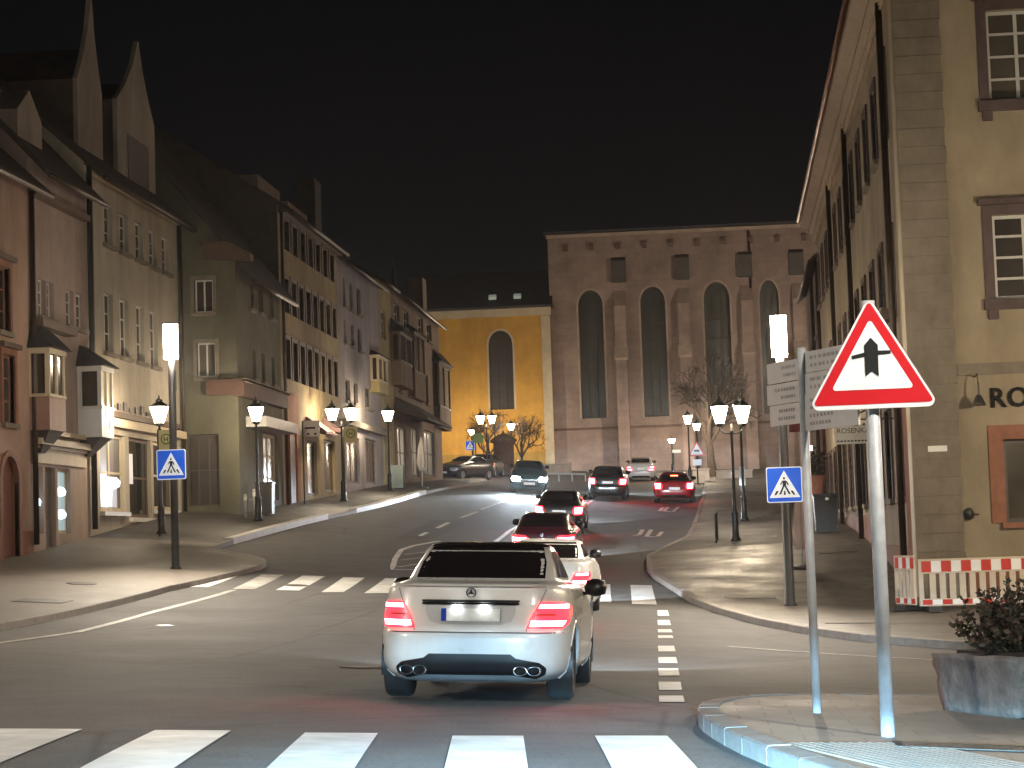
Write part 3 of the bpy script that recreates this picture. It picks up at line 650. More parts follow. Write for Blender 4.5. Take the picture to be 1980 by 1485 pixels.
o3, ob = oriel(h3, XL, 150, 196, 219, 760, oz(850), oz(797), oz(726), oz(672), surf('oriel_white', (.62, .63, .66), .6, .06, 3, .05, 40), M_FRAME_W, [M_GLASSW, M_LITW, M_LITW], keel=.5)
m = MB()
for k in range(4): m.box((ob[1] + .003, ob[2] + .35 + (k % 2) * .35, oz(845) + .16 + (k // 2) * .30), (ob[1] + .008, ob[2] + .62 + (k % 2) * .35, oz(845) + .38 + (k // 2) * .30))
m.build('oriel_notice', surf('notice_grey', (.3, .3, .33), .6), o3)
gable_dormer(h3, -17.5, 61.6, 66.0, 12.5, 15.3, 17.7, 64.2, 5, plaster('gable_plaster_b', (.36, .32, .27)), (62.7, 65.1, 12.9, 14.4))
gable_dormer(h3, -17.7, 58.2, 60.7, 12.6, 15.2, 17.95, 59.75, 4, plaster('gable_plaster_a', (.40, .34, .29)))

# L4 green house standing forward
h4 = thing('green_house', (XM, 70, 2.6), 'olive green house standing forward with a corner shop window', 'house', 'old town houses of the left row')
WS = Wall('X', 66.4, -1); y4 = 73.5
r1 = WM.row([(485, 553, 491, 600), (500, 557, 509, 606), (522, 562, 529, 612)]); r2 = WM.row([(489, 674, 495, 733), (506, 684, 513, 738), (525, 694, 532, 745)])
sw_ = [WM.win(510, 850, 538, 955)]; sw_ = [(sw_[0][0], sw_[0][1], 3.0, 5.3)]
m = MB(); sideh = [WS.win(376, 540, 412, 604), WS.win(381, 662, 417, 729), WS.win(362, 838, 424, 962)]
sideh[2] = (sideh[2][0], sideh[2][1], 2.75, 5.1)
WS.panel(m, -24.5, XM, 1.8, 10.8, sideh); m.poly((-24.5, 66.4, 10.8), (XM, 66.4, 10.8), (-19.75, 66.4, 16.7)); m.build('side_wall', plaster('plaster_green', (.138, .134, .092)), h4)
shell(h4, WM, 66.42, y4, 1.8, 10.8, r1 + r2 + sw_, 9.5, plaster('plaster_green', (.138, .134, .092)), 16.9, .6, ends=(1,))
for h in r1 + r2: window(h4, WM, h, 2, 3, M_FRAME_D, M_GLASS, None, .1, M_SAND)
for h in sideh[:2]: window(h4, WS, h, 2, 1, M_FRAME_W, M_GLASSW, M_SAND, .12, M_SAND)
window(h4, WS, sideh[2], 3, 2, M_FRAME_D, M_GLASS, name='shop_window'); window(h4, WM, sw_[0], 2, 3, M_CREAM, M_LITDIM, name='shop_window', fb=.12)
ze = 6.35
M_CORB = surf('cornice_brown', (.10, .055, .042), .8, .2, 3, .2); band(h4, WS, XM - 1.0, XM + .2, ze, ze + .42, .22, M_CORB, 'cornice'); band(h4, WM, 66.2, y4 - .1, ze - .05, ze + .42, .25, M_CORB, 'cornice'); band(h4, WM, 66.2, y4 - .1, ze + .42, ze + .52, .34, M_CREAM, 'cornice_top')
m = MB(); WM.box(m, 67.5, 72.9, 5.35, 5.7, -.7, .1); m.build('shop_awning', M_FRAME_W, h4)
MB().prism([(XM - .95, 66.0, 10.85), (XM + .6, 66.0, 10.72), (XM + .6, 66.0, 10.95), (XM - .1, 66.0, 11.35), (XM - .95, 66.0, 11.45)], (0, .5, 0)).build('eave_return', M_WOODBR, h4)

# L5 ochre house with bands of windows
h5 = thing('ochre_house', (XM, 79.5, 3), 'ochre house with long dark rows of windows and red arch', 'house', 'old town houses of the left row')
y5 = 85.7
def wrow(n, a0, a1, z0, z1, w): return [(a0 + (a1 - a0) * (k + .5) / n - w / 2, a0 + (a1 - a0) * (k + .5) / n + w / 2, z0, z1) for k in range(n)]
R = [wrow(8, y4 + .4, y5 - .4, 7.5, 8.95, .92), wrow(8, y4 + .4, y5 - .4, 9.95, 11.2, .92), wrow(7, y4 + .6, y5 - .6, 12.3, 13.4, .95)]
g5 = [(y4 + 4.6, y4 + 6.6, 3.3, 5.4), (y4 + 8.1, y4 + 10.6, 3.5, 5.6)]; d5 = (y4 + 1.0, y4 + 2.2, 2.9, 5.4)
shell(h5, WM, y4 + .01, y5, 2.2, 13.8, [h for r_ in R for h in r_] + g5 + [d5], 9.5, plaster('plaster_ochre', (.37, .285, .15)), 16.9, .45, endmat=surf('end_wall_unlit', (.07, .055, .045), .9, .3, 3, .4, 12), ends=(0,))  # end wall given a dark colour so the gable reads as unlit
for r_ in R:
    for h in r_: window(h5, WM, h, 2, 2, M_FRAME_D, M_GLASSW, M_WOODBR, .16, None)
m = MB(); WM.box(m, y4 + .3, y4 + 3.1, 2.6, 7.0, -.02, .05); WM.box(m, d5[0] - .1, d5[0], 2.6, 5.5, -.08, .05); WM.box(m, d5[1], d5[1] + .1, 2.6, 5.5, -.08, .05); m.build('red_wall_panel', plaster('plaster_orange', (.44, .17, .07)), h5)
for h in g5: window(h5, WM, h, 1, 1, M_WOODBR, M_GLASSW, name='shop_window', fb=.1)
m = MB(); WM.box(m, *d5, -.03, -.015); m.build('door', M_WOODBR, h5)
for k, (a, b) in enumerate(((y4 + 4.4, y4 + 6.7), (y4 + 8.0, y4 + 10.7))):
    m = MB(); z = 5.75 + .2 * k; m.prism([WM.p(a, z, -.02), WM.p(a, z + .55, -.02), WM.p(a, z - .05, -.8), WM.p(a, z - .15, -.8)], (0, b - a, 0)); m.build('awning', surf('awning_maroon', (.20, .12, .11), .8), h5)
band(h5, WM, y4 + .1, y5 - .1, 13.5, 13.75, .3, M_WOODBR)
m = MB().box((-15.9, y4 + 1, 13.9), (-18, y4 + 5, 15.1)).box((-15.9, y4 + 6.5, 13.9), (-18, y4 + 10.6, 15.0)); m.build('dormer', surf('dormer_boards', (.17, .12, .09), .8), h5)
downpipe(h5, WM, y4 + .12, 2.8, 13.5, .06)

# L6 grey-violet, L7 narrow yellow, L8 brown house with two oriels
h6 = thing('grey_house', (XM, 91, 3.5), 'grey violet house with few slit windows behind double lantern', 'house', 'old town houses of the left row')
y6 = 96.9
r1 = WM.row([(663, 540, 668, 590), (676, 548, 682, 598), (690, 556, 697, 606)]); r2 = WM.row([(665, 620, 670, 662), (679, 628, 685, 670), (692, 634, 699, 678)]); r3 = WM.row([(668, 735, 677, 775), (684, 742, 692, 780), (706, 748, 718, 788)])
g6 = [(y5 + 1.2, y5 + 4.6, 4.0, 6.0), (y5 + 6.2, y5 + 9.4, 4.1, 6.1)]
shell(h6, WM, y5 + .01, y6, 2.6, 13.5, r1 + r2 + r3 + g6, 9.5, plaster('plaster_violet', (.33, .295, .285)), 16.2, .4)
for h in r1 + r2 + r3 : window(h6, WM, h, 2, 2, M_FRAME_D, M_GLASS, None, .1, M_SAND)
for h in g6: window(h6, WM, h, 2, 1, M_WOODBR, M_GLASSW, name='shop_window', fb=.1)
m = MB().box((-18.4, 94.6, 15.2), (-17.5, 96.2, 18.5)); m.build('chimney', M_SLATE, h6)
band(h6, WM, y5 + .3, y6 - .3, 6.4, 6.65, .3, M_SAND)
h7 = thing('narrow_yellow_house', (XM, 98.8, 4), 'narrow yellow house with small hooded bay between grey and brown', 'house', 'old town houses of the left row')
y7 = 100.8
r1 = WM.row([(738, 600, 746, 655)]); g7 = [(y6 + .5, y6 + 1.5, 4.3, 6.8), (y6 + 2.1, y6 + 3.3, 4.3, 6.8)]
shell(h7, WM, y6 + .01, y7, 3, 13.9, r1 + g7, 9.5, plaster('plaster_yellow', (.46, .38, .19)), 16.3, .4)
for h in r1 + g7: window(h7, WM, h, 1, 3, M_FRAME_W, M_GLASSW, None)
oriel(h7, XM, 716, 733, 750, 725, WM.px(735, 765)[1], WM.px(735, 745)[1], WM.px(735, 702)[1], WM.px(735, 684)[1], plaster('plaster_yellow', (.46, .38, .19)), M_CREAM, [M_GLASSW])
h8 = thing('brown_house', (XM, 110, 4.5), 'dark brown house with stacked oriels next to yellow church', 'house', 'old town houses of the left row')
y8 = 119.6
r1 = WM.row([(762, 590, 772, 625), (780, 598, 790, 632)]); g8 = [(y7 + 1, y7 + 4.5, 4.6, 7.2), (y7 + 6, y7 + 9, 4.8, 7.4), (y7 + 11, y7 + 15.5, 5, 7.5)]
r2 = WM.row([(808, 615, 818, 650), (825, 622, 834, 658)]); r3 = wrow(5, y7 + 1, y8 - 1, 9.0, 10.6, 1.1)
shell(h8, WM, y7 + .01, y8, 3.2, 13.9, r1 + r2 + r3 + g8, 9.5, plaster('plaster_brown', (.27, .20, .155)), 16.0, .4)
for h in r1 + r2 + r3: window(h8, WM, h, 2, 2, M_FRAME_W, M_GLASSW, None, .1, M_SAND)
for h in g8: window(h8, WM, h, 2, 2, M_WOODBR, M_LITDIM, name='shop_window', fb=.12)
for k, (uw, uc, ue, vm, vb, v0, v1, vt) in enumerate(((757, 775, 797, 700, 762, 720, 672, 640), (790, 802, 822, 705, 782, 735, 668, 648), (838, 850, 871, 760, 838, 800, 725, 695))):
    oriel(h8, XM, uw, uc, ue, vm, WM.px(ue, vb)[1], WM.px(ue, v0)[1], WM.px(ue, v1)[1], WM.px(ue, vt)[1], plaster('oriel_brown_b', (.22, .155, .115)), M_WOODBR, [M_GLASSW, M_GLASS], ov=.25)
m = MB(); m.prism([WM.p(y7 + .6, 7.9, -.02), WM.p(y7 + .6, 8.6, -.02), WM.p(y7 + .6, 7.55, -1.6), WM.p(y7 + .6, 7.4, -1.6)], (0, 10, 0)); m.build('awning', surf('awning_dark', (.07, .06, .055), .8), h8)
m = MB().lathe((-17.2, 117, 15.2), [(.25, 0), (.2, .8), (.08, 1.6), (.02, 2.6)], 8); m.build('finial', M_SLATE, h8)
m = MB().box((-16.4, 117.6, 14.2), (-15.6, 119.2, 16.6)); m.build('chimney', plaster('plaster_brown', (.27, .20, .155)), h8)

# ------------------------------------------------------------------ church at the head of the street
def arch_pts(a0, a1, zs, zt, n=8):
    """pointed arch from the springing line up"""
    c = (a0 + a1) / 2; w = (a1 - a0) / 2; L = []
    for t in np.linspace(0, 1, n + 1): L.append((a0 + w * (1 - math.cos(t * math.pi / 2)) ** 1.0 * 1.0, zs + (zt - zs) * math.sin(t * math.pi / 2) ** .92))
    return L + [(2 * c - a, z) for a, z in reversed(L[:-1])]
def lancet(par, wl, mb, a0, a1, z0, zs, zt, trim, gl, depth=.35, name='lancet_window', tr=.14):
    """fills the spandrels of a square hole into a pointed arch, adds the stone trim, tracery and glass"""
    A = arch_pts(a0, a1, zs, zt); c = (a0 + a1) / 2
    for (p0, p1) in zip(A, A[1:]):
        cor = (a0, zt) if (p0[0] + p1[0]) / 2 < c else (a1, zt)
        mb.poly(wl.p(*p0), wl.p(*p1), wl.p(*cor)); mb.poly(wl.p(*p0), wl.p(*p1), wl.p(*p1, depth), wl.p(*p0, depth))
    full = [(a0, z0)] + A + [(a1, z0)]
    m = MB(); cz = (z0 + zs) / 2
    out = []
    for a, z in full:
        sx = (a - c) / ((a1 - a0) / 2); out.append((a + tr * sx, z + (tr * max(0, (z - zs) / (zt - zs)) if z > zs else 0)))
    for k in range(len(full) - 1):
        m.prism([wl.p(*full[k], -.03), wl.p(*full[k + 1], -.03), wl.p(*out[k + 1], -.03), wl.p(*out[k], -.03)], Vector(wl.p(0, 0, .08)) - Vector(wl.p(0, 0, 0)))
    o = m.build(name, trim, par)
    g = MB(); ga = [wl.p(a, z, depth - .05) for a, z in full]; g.poly(*ga); g.build('leaded_glass', gl, o)
    m = MB()
    for k in (1, 2): x = a0 + (a1 - a0) * k / 3; wl.box(m, x - .05, x + .05, z0, zs + .3, depth - .16, depth - .06)
    for k in range(1, 6): z = z0 + (zs - z0) * k / 6; wl.box(m, a0, a1, z - .03, z + .03, depth - .12, depth - .07)
    m.build('tracery', surf('tracery_stone', (.05, .042, .035), .8), o)
    return o
WY = Wall('X', 151.2, -1); WC = Wall('X', 152.0, -1)
cy = thing('yellow_church', (-15, 151.2, 6.4), 'yellow plastered church gable with one pointed window', 'church')
M_YEL = plaster('plaster_saffron', (.58, .32, .055), .32)
m = MB(); yw = (-15.30, -13.52, 10.9, 16.75)
WY.panel(m, -20.5, -10.72, 5.2, 18.3, [yw], .4)
lancet(cy, WY, m, yw[0], yw[1], yw[2], 15.6, yw[3], M_CREAM, glass('church_glass', (.02, .017, .014), .3), .4)
m.poly((-20.5, 151.2, 5), (-20.5, 165, 5), (-20.5, 165, 18.3), (-20.5, 151.2, 18.3)).poly((-10.72, 151.2, 5), (-10.72, 165, 5), (-10.72, 165, 18.3), (-10.72, 151.2, 18.3)); m.build('wall', M_YEL, cy)
band(cy, WY, -20.6, -10.6, 17.75, 18.25, .12, M_CREAM); m = MB(); WY.box(m, -11.35, -10.68, 5.2, 17.7, -.05, .1); m.build('corner_strip', M_CREAM, cy)
m = MB(); WY.box(m, -20.5, -11.37, 5.2, 7.7, -.06, .1); m.build('plinth', plaster('plinth_ochre', (.42, .27, .06)), cy)
m = MB().prism([(-20.8, 150.9, 18.35), (-20.8, 150.9, 18.5), (-20.8, 155.5, 21.6), (-20.8, 166, 18.5), (-20.8, 166, 18.35)], (10.3, 0, 0)); rf = m.build('roof', M_SLATE2, cy)
for x in (-14.95, -13.1):
    m = MB(); m.cbox((x, 151.9, 19.3), (.55, .35, .28), 0, .67); m.build('roof_window', emit('skylight_pane', (.55, .75, .6), .18), rf)
cm = thing('stone_church', (-1, 152, 6.2), 'tall stone church wall with pointed lancet windows and buttresses', 'church')
M_CH = stone_mat('church_sandstone', (.31, .235, .205), 1.1, .48)
lw = [(-8.62, -6.80, 10.05, 18.3, 19.55), (-4.02, -2.20, 10.0, 18.35, 19.6), (.64, 2.53, 9.9, 18.45, 19.75), (4.72, 6.1, 9.9, 18.3, 19.7), (9.4, 11.2, 9.9, 18.3, 19.7)]
m = MB(); WC.panel(m, -10.72, 16, 4.8, 23.75, [(a, b, c, e) for a, b, c, d, e in lw], .6)
for a, b, c, d, e in lw: lancet(cm, WC, m, a, b, c, d, e, surf('window_trim_stone', (.36, .28, .22), .85), glass('church_glass_b', (.022, .024, .017), .45), .6)
m.poly((-10.72, 152, 5), (-10.72, 175, 5), (-10.72, 175, 23.75), (-10.72, 152, 23.75)).poly((16, 152, 5), (16, 175, 5), (16, 175, 23.75), (16, 152, 23.75)); m.build('wall', M_CH, cm)
band(cm, WC, -10.8, 16, 23.5, 23.75, .16, surf('church_eave', (.40, .31, .25), .85)); 
m = MB().prism([(-11, 151.6, 23.8), (-11, 151.6, 23.95), (-11, 163, 25.2), (-11, 175.4, 23.95), (-11, 175.4, 23.8)], (27.5, 0, 0)); m.build('roof', M_SLATE2, cm)
for x in (-5.52, -.85, 3.75, 7.5, 12.9):
    b = MB(); w = .42
    b.prism([(x - w, 151.99, 4.8), (x - w, 150.6, 4.8), (x - w, 150.6, 14.2), (x - w, 151.1, 15.0), (x - w, 151.1, 18.2), (x - w, 151.99, 19.4)], (2 * w, 0, 0)); bo = b.build('buttress', M_CH, cm)
    MB().prism([(x - w - .08, 150.5, 14.15), (x - w - .08, 150.5, 14.32), (x - w - .08, 151.15, 15.15), (x - w - .08, 151.15, 15.0)], (2 * w + .16, 0, 0)).build('weathering', surf('church_eave', (.40, .31, .25), .85), bo)
    MB().prism([(x - w - .1, 151.98, 20.0), (x - w - .1, 151.5, 20.0), (x - w - .1, 151.5, 21.6), (x - w - .1, 151.98, 21.9)], (2 * w + .2, 0, 0)).build('slate_cap', surf('buttress_slate', (.07, .06, .055), .7), bo)
for k in range(11):
    x = -9.6 + k * 1.95; MB().prism([(x, 151.99, 22.5), (x, 151.7, 22.75), (x, 151.7, 22.95), (x, 151.99, 22.95)], (.35, 0, 0)).build('corbel', surf('church_corbel', (.13, .08, .065), .85), cm)
band(cm, WC, -10.7, 16, 9.2, 9.38, .1, surf('church_corbel', (.13, .08, .065), .85), 'string_course')
downpipe(cm, WC, 4.1, 6, 23.4, .09)

# ------------------------------------------------------------------ right side: ochre corner building and its neighbour
KS, Y0R = .013, 43.5
WR = Wall('Y', 4.4, -1, KS, Y0R); WF = Wall('X', Y0R, -1)
rb = thing('corner_building', (8, 50, -.3), 'ochre corner building with grey quoins and copper gutter', 'building')
M_OCH = plaster('plaster_ochre_corner', (.37, .312, .222), .3)
ZE = 13.55; YE = Wall('Y', 3.72, -1, KS, Y0R).px(1545, 442)[0]; print('YE', YE)
fw = [(6.30, 7.55, 10.15, 12.08), (6.22, 7.55, 5.98, 7.75), (9.3, 10.5, 10.15, 12.08), (9.3, 10.5, 5.98, 7.75)]
gw = [(6.22, 8.6, 1.35, 3.06)]
m = MB(); WF.panel(m, 4.4, 14, -1.2, ZE, fw + gw, .3)
yb = [Y0R + 2.6 + 3.15 * k for k in range(int((YE - Y0R - 3) / 3.15) + 1)]
sw2 = [(y, y + 1.15, 10.05, 11.85) for y in yb]; sw1 = [(y, y + 1.15, 5.95, 7.9) for y in yb]
sg = [(y - .1, y + 1.4, 2.0, 4.1) for y in yb if abs(y - yb[3]) > .1]
sd = (yb[3] - .1, yb[3] + 1.4, -.5, 4.0)
WR.panel(m, Y0R, YE, -1.2, ZE, sw2 + sw1 + sg + [sd], .3)
m.poly(WR.p(YE, -1), WR.p(YE, -1, 9.5), WR.p(YE, ZE, 9.5), WR.p(YE, ZE)).poly((14, Y0R, -1), (14, YE, -1), (14, YE, ZE), (14, Y0R, ZE)); m.build('wall', M_OCH, rb)
for k, h in enumerate(fw):
    window(rb, WF, h, 2, 4, M_FRAME_W, M_GLASS, M_PURP, .2, None, .075, .16, sep=(k < 2), hood=M_PURP)
    m = MB(); WF.box(m, h[0] - .24, h[1] + .24, h[2] - .22, h[2] - .003, -.12, .15); WF.box(m, h[0] - .16, h[0] + .04, h[2] - .42, h[2] - .222, -.10, .1); WF.box(m, h[1] - .04, h[1] + .16, h[2] - .42, h[2] - .222, -.10, .1); m.build('window_sill', M_PURP, rb)
window(rb, WF, gw[0], 2, 1, M_FRAME_D, M_GLASS, M_RED, .3, M_RED, .08, .2, name='shop_window')
for h in sw2 + sw1 + sg:
    o = window(rb, WR, h, 2, 3, M_WOODBR, M_GLASSW, M_PURP, .16, M_SAND, .06, .14)
m = MB(); WR.box(m, *sd, .2, .26); m.build('side_door', M_WOODBR, rb)
for k, h in enumerate(sw1):
    if k % 3 != 2:
        m = MB(); WR.box(m, h[0] - .05, h[1] + .05, h[2] - .02, h[2] + .2, -.34, -.13); fbx = m.build('flower_box', M_WOODBR, rb)
        m = MB(); WR.box(m, h[0] - .05, h[1] + .05, h[2] + .202, h[2] + .23, -.36, -.31); m.build('flower_box_rail', M_CREAM, fbx)
# quoin pillar of separate stones
z = -.75; k = 0
while z < ZE - 1.0:
    hh = .385; m = MB(); e = .006; xr = 5.33 + (.02 if k % 2 else 0)
    m.box((4.36, Y0R - .06, z + e), (xr, Y0R + .1, z + hh - e)); m.build('quoin_stone', M_SAND, rb); z += hh; k += 1
m = MB().box((4.375, Y0R - .045, -1), (5.3, Y0R + .1, ZE - .9)); m.build('quoin_core', surf('quoin_joint', (.15, .13, .10), .95), rb)
m = MB(); WR.box(m, Y0R + .02, Y0R + .85, -.8, ZE - .9, -.05, .08); m.build('side_quoin', M_CREAM, rb)
m = MB(); WF.box(m, 5.36, 14, 4.42, 4.66, -.05, .1); m.build('string_course', M_SAND, rb)
m = MB(); WF.box(m, 5.36, 14, -1.2, .35, -.05, .1); WR.box(m, Y0R + .9, sd[0] - .3, -1.2, .9, -.05, .08); WR.box(m, sd[1] + .3, YE, -.6, 1.7, -.05, .08); m.build('plinth', M_RED, rb)
m = MB(); WR.box(m, Y0R + .95, Y0R + 1.9, .905, 5.2, -.05, .08); m.build('door_pier', M_RED, rb)
def cprof(ax, L):  # moulded cornice profile swept along one wall
    mm = MB(); prof = [(0, ZE - .95), (-.10, ZE - .95), (-.10, ZE - .82), (-.18, ZE - .78), (-.18, ZE - .62), (-.30, ZE - .5), (-.30, ZE - .36), (-.62, ZE - .22), (-.62, ZE - .04), (0, ZE - .04)]
    A = [ax.p(L[0], z_, d_) for d_, z_ in prof]; B = [ax.p(L[1], z_, d_) for d_, z_ in prof]; n_ = len(prof); i = mm.pts(A + B)
    for q in range(n_): mm.f.append((i + q, i + (q + 1) % n_, i + n_ + (q + 1) % n_, i + n_ + q))
    mm.f.append(tuple(i + q for q in range(n_))); mm.f.append(tuple(i + n_ + q for q in reversed(range(n_)))); return mm
M_CORN = surf('cornice_stone', (.36, .27, .19), .75, .12, 2, .15, 40)
cprof(WR, (Y0R - .6, YE)).build('cornice', M_CORN, rb); cprof(WF, (4.45, 14)).build('cornice', M_CORN, rb)
for dd, zz_ in ((-.125, ZE - .86), (-.205, ZE - .69), (-.33, ZE - .42)): m = MB(); WR.box(m, Y0R, YE - .02, zz_ - .025, zz_ + .025, dd - .03, dd + .02); m.build('cornice_bead', M_CREAM, rb)
MB().tube([WR.p(Y0R - .7, ZE + .02, -.68), WR.p(YE, ZE + .02, -.68)], .09, 10).build('gutter', M_COPPER, rb, True)
m = MB().poly(WR.p(Y0R - .7, ZE + .05, -.6), WR.p(YE, ZE + .05, -.6), WR.p(YE, 18.5, 4.5), WR.p(Y0R + 5, 18.5, 4.5)).poly(WR.p(YE, ZE + .05, 9.8), WR.p(Y0R - .7, ZE + .05, 9.8), WR.p(Y0R + 5, 18.5, 4.5), WR.p(YE, 18.5, 4.5)).poly(WR.p(Y0R - .7, ZE + .05, -.6), WR.p(Y0R + 5, 18.5, 4.5), WR.p(Y0R - .7, ZE + .05, 9.8)).poly(WR.p(YE, ZE + .05, -.6), WR.p(YE, ZE + .05, 9.8), WR.p(YE, 18.5, 4.5)); m.build('roof', M_SLATE, rb)
for u, v in ((1735, 500), (1648, 400), (1612, 420)): downpipe(rb, WR, WR.px(u, v)[0], .3, ZE - .5, .075, out=.16)
text_mesh('wall_letter', 'RO', .56, surf('letter_black', (.008, .007, .007), .7, .1, 4, 0, spec=.2), rb, (5.98, Y0R - .04, 3.74), (1, 0, 0), (0, 0, 1), .02, 1.08, bold=.012)
m = MB(); m.tube([(5.72, Y0R, 4.38), (5.72, Y0R - .3, 4.42), (5.72, Y0R - .42, 4.2), (5.72, Y0R - .42, 3.98)], .018, 6); m.build('lamp_bracket', M_DARKPOST, rb)
m = MB().lathe((5.72, Y0R - .42, 3.72), [(.02, .27), (.06, .24), (.13, .08), (.14, .04), (.02, .05)], 10); m.build('wall_lamp', M_DARKPOST, rb, True)
m = MB().box((4.68, Y0R - .075, 2.86), (5.07, Y0R - .062, 2.98)); m.build('wall_plate', M_WHITE, rb)
m = MB().lathe((5.45, Y0R - .08, 1.55), [(.02, -.12), (.09, -.08), (.11, .02), (.07, .10), (.02, .13)], 8); m.tube([(5.45, Y0R - .1, 1.55), (5.62, Y0R - .25, 1.53)], .02, 6); m.build('wall_ornament', M_DARKPOST, rb, True)
rb2 = thing('brown_neighbour_building', (8, 84, 2), 'dim brown building beyond the corner building toward the church', 'building')
WR2 = Wall('Y', 4.95, -1, KS, 80); y2e = 97
r_a = wrow(5, YE + 1, y2e - 1, 9.4, 11.2, 1.2); r_b = wrow(5, YE + 1, y2e - 1, 5.9, 7.7, 1.2); r_c = wrow(4, YE + 1, y2e - 1, 2.6, 4.6, 2.0)
shell(rb2, WR2, YE + .02, y2e, .5, 12.2, r_a + r_b + r_c, 9, plaster('plaster_dim_brown', (.24, .175, .14)), 15.6, .35)
for h in r_a + r_b + r_c: window(rb2, WR2, h, 2, 2, M_FRAME_D, M_GLASSW, None, .1, M_SAND)
for a in (YE + .3, YE + 6): downpipe(rb2, WR2, a, 1.4, 12, .08)
# ------------------------------------------------------------------ street lamps
M_LANT = emit('lantern_glass', (1.0, .82, .58), 45 * LAMP, (.8, .8, .7))
M_LHEAD = emit('floodlight_diffuser', (1.0, .86, .68), 95 * LAMP, (.9, .9, .9))
M_POST = surf('lamp_post_green_black', (.022, .024, .023), .4, .2, 6, .1, 50, metal=.3)
def lantern_head(par, x, y, z):
    """six-sided glass tapering downward, with frame, cap and finial; (x, y, z) is the foot of the glass"""
    c = (x, y, z); seg = 6
    gl_ = MB().lathe(c, [(.13, 0), (.27, .50)], seg).build('lantern_glass', M_LANT, par); gl_.visible_shadow = False
    ld = bpy.data.lights.new('lantern_bulb', 'POINT'); ld.energy = 500; ld.color = (1.0, .80, .56); ld.shadow_soft_size = .12
    lo = bpy.data.objects.new('lantern_bulb', ld); S.collection.objects.link(lo); lo.parent = par; lo.location = (x, y, z + .27)
    f = MB()
    for k in range(seg):
        a = 2 * math.pi * k / seg; f.tube([(x + .135 * math.cos(a), y + .135 * math.sin(a), z), (x + .277 * math.cos(a), y + .277 * math.sin(a), z + .50)], .010, 5)
    f.lathe((x, y, z - .05), [(.05, -.06), (.145, 0), (.145, .048)], seg); f.build('lantern_frame', M_POST, par)
    MB().lathe((x, y, z + .502), [(.275, 0), (.28, .025), (.15, .13), (.10, .16), (.10, .23), (.03, .27), (.025, .36), (.005, .40)], seg).build('lantern_cap', M_POST, par)
def make_lamp(name, double):
    t = thing(name, (0, 0, 0), 'x', 'street lamp', 'lantern street lamps')
    MB().lathe((0, 0, 0), [(.15, 0), (.15, .06), (.11, .12), (.095, .75), (.115, .80), (.07, .88), (.052, 1.0), (.042, 3.2), (.06, 3.24), (.06, 3.3), (.03, 3.34), (.03, 3.5)], 14).build('post', M_POST, t, True)
    if double:
        for s in (-1, 1):
            MB().tube([(0, 0, 3.2), (s * .2, 0, 3.22), (s * .36, 0, 3.32), (s * .36, 0, 3.46)], .025, 6).build('arm', M_POST, t, True); lantern_head(t, s * .36, 0, 3.52)
    else: lantern_head(t, 0, 0, 3.52)
    return t
lamps = [(308, 803, 59, 0, 'lantern street lamp by the beige shop, nearest in the left row'), (495, 802, 65.5, 0, 'lantern street lamp at the green house corner'), (660, 802, 80.5, 1, 'double lantern street lamp with bus stop sign'),
         (750, 805, 91, 0, 'small lantern street lamp before the narrow yellow house'), (940, 812, 128, 1, 'double lantern street lamp before the brown advertising column'), (988, 826, 140, 0, 'lantern street lamp before the yellow church window'),
         (912, 836, 147, 0, 'farthest lantern street lamp glowing on the yellow church'), (1413, 803, 62, 1, 'big double lantern street lamp on the right footway'), (1431, 797, 75, 0, 'lantern street lamp just behind the big double lantern'),
         (1330, 812, 118, 0, 'higher lantern of the close pair beside the bare tree'), (1347, 826, 131, 0, 'lower lantern of the close pair beside the bare tree'), (1299, 853, 146, 0, 'lowest far lantern above the red car')]
ADDED_LANTERNS = [(-14.2, 30.0, 'assumed unseen lantern street lamp left of the picture, nearest the camera'), (7.2, 26.5, 'assumed unseen lantern street lamp right of the picture on the corner footway'), (9.5, 36.0, 'assumed unseen lantern street lamp right of the picture before the corner building')]  # lanterns assumed out of view, added to light the road and corner building
protos = [make_lamp('street_lamp', False), make_lamp('double_street_lamp', True)]; used = [False, False]
def power(t, p):
    L_ = [c for c in t.children if c.type == 'LIGHT']
    for c in L_: c.data = c.data.copy(); c.data.energy = p / len(L_) * LAMP
for (u, v, d, dbl, lab), pw in zip(lamps, (380, 320, 400, 400, 480, 320, 1500, 560, 450, 1100, 1100, 1000)):
    P = PD(u, v, d); zg = G(P[0], P[1]) + .11; h = P[2] - zg
    t = protos[dbl] if not used[dbl] else copy_tree(protos[dbl]); used[dbl] = True
    t.location = (P[0], P[1], zg); sc = h / 3.75; t.scale = (max(1.0, sc ** .5), max(1.0, sc ** .5), sc); t.rotation_euler = (0, 0, .35 if dbl else rng.uniform(0, 1)); t['label'] = lab; power(t, pw)
    print('LAMP', u, v, 'h=%.2f' % h)

for x, y, lab in ADDED_LANTERNS:
    t = copy_tree(protos[0]); t.location = (x, y, G(x, y) + .11); t.scale = (1, 1, 1.2); t['label'] = lab; power(t, 850 if x < 0 else 1500)  # assumed unseen lanterns, copied from the street lamp prototype
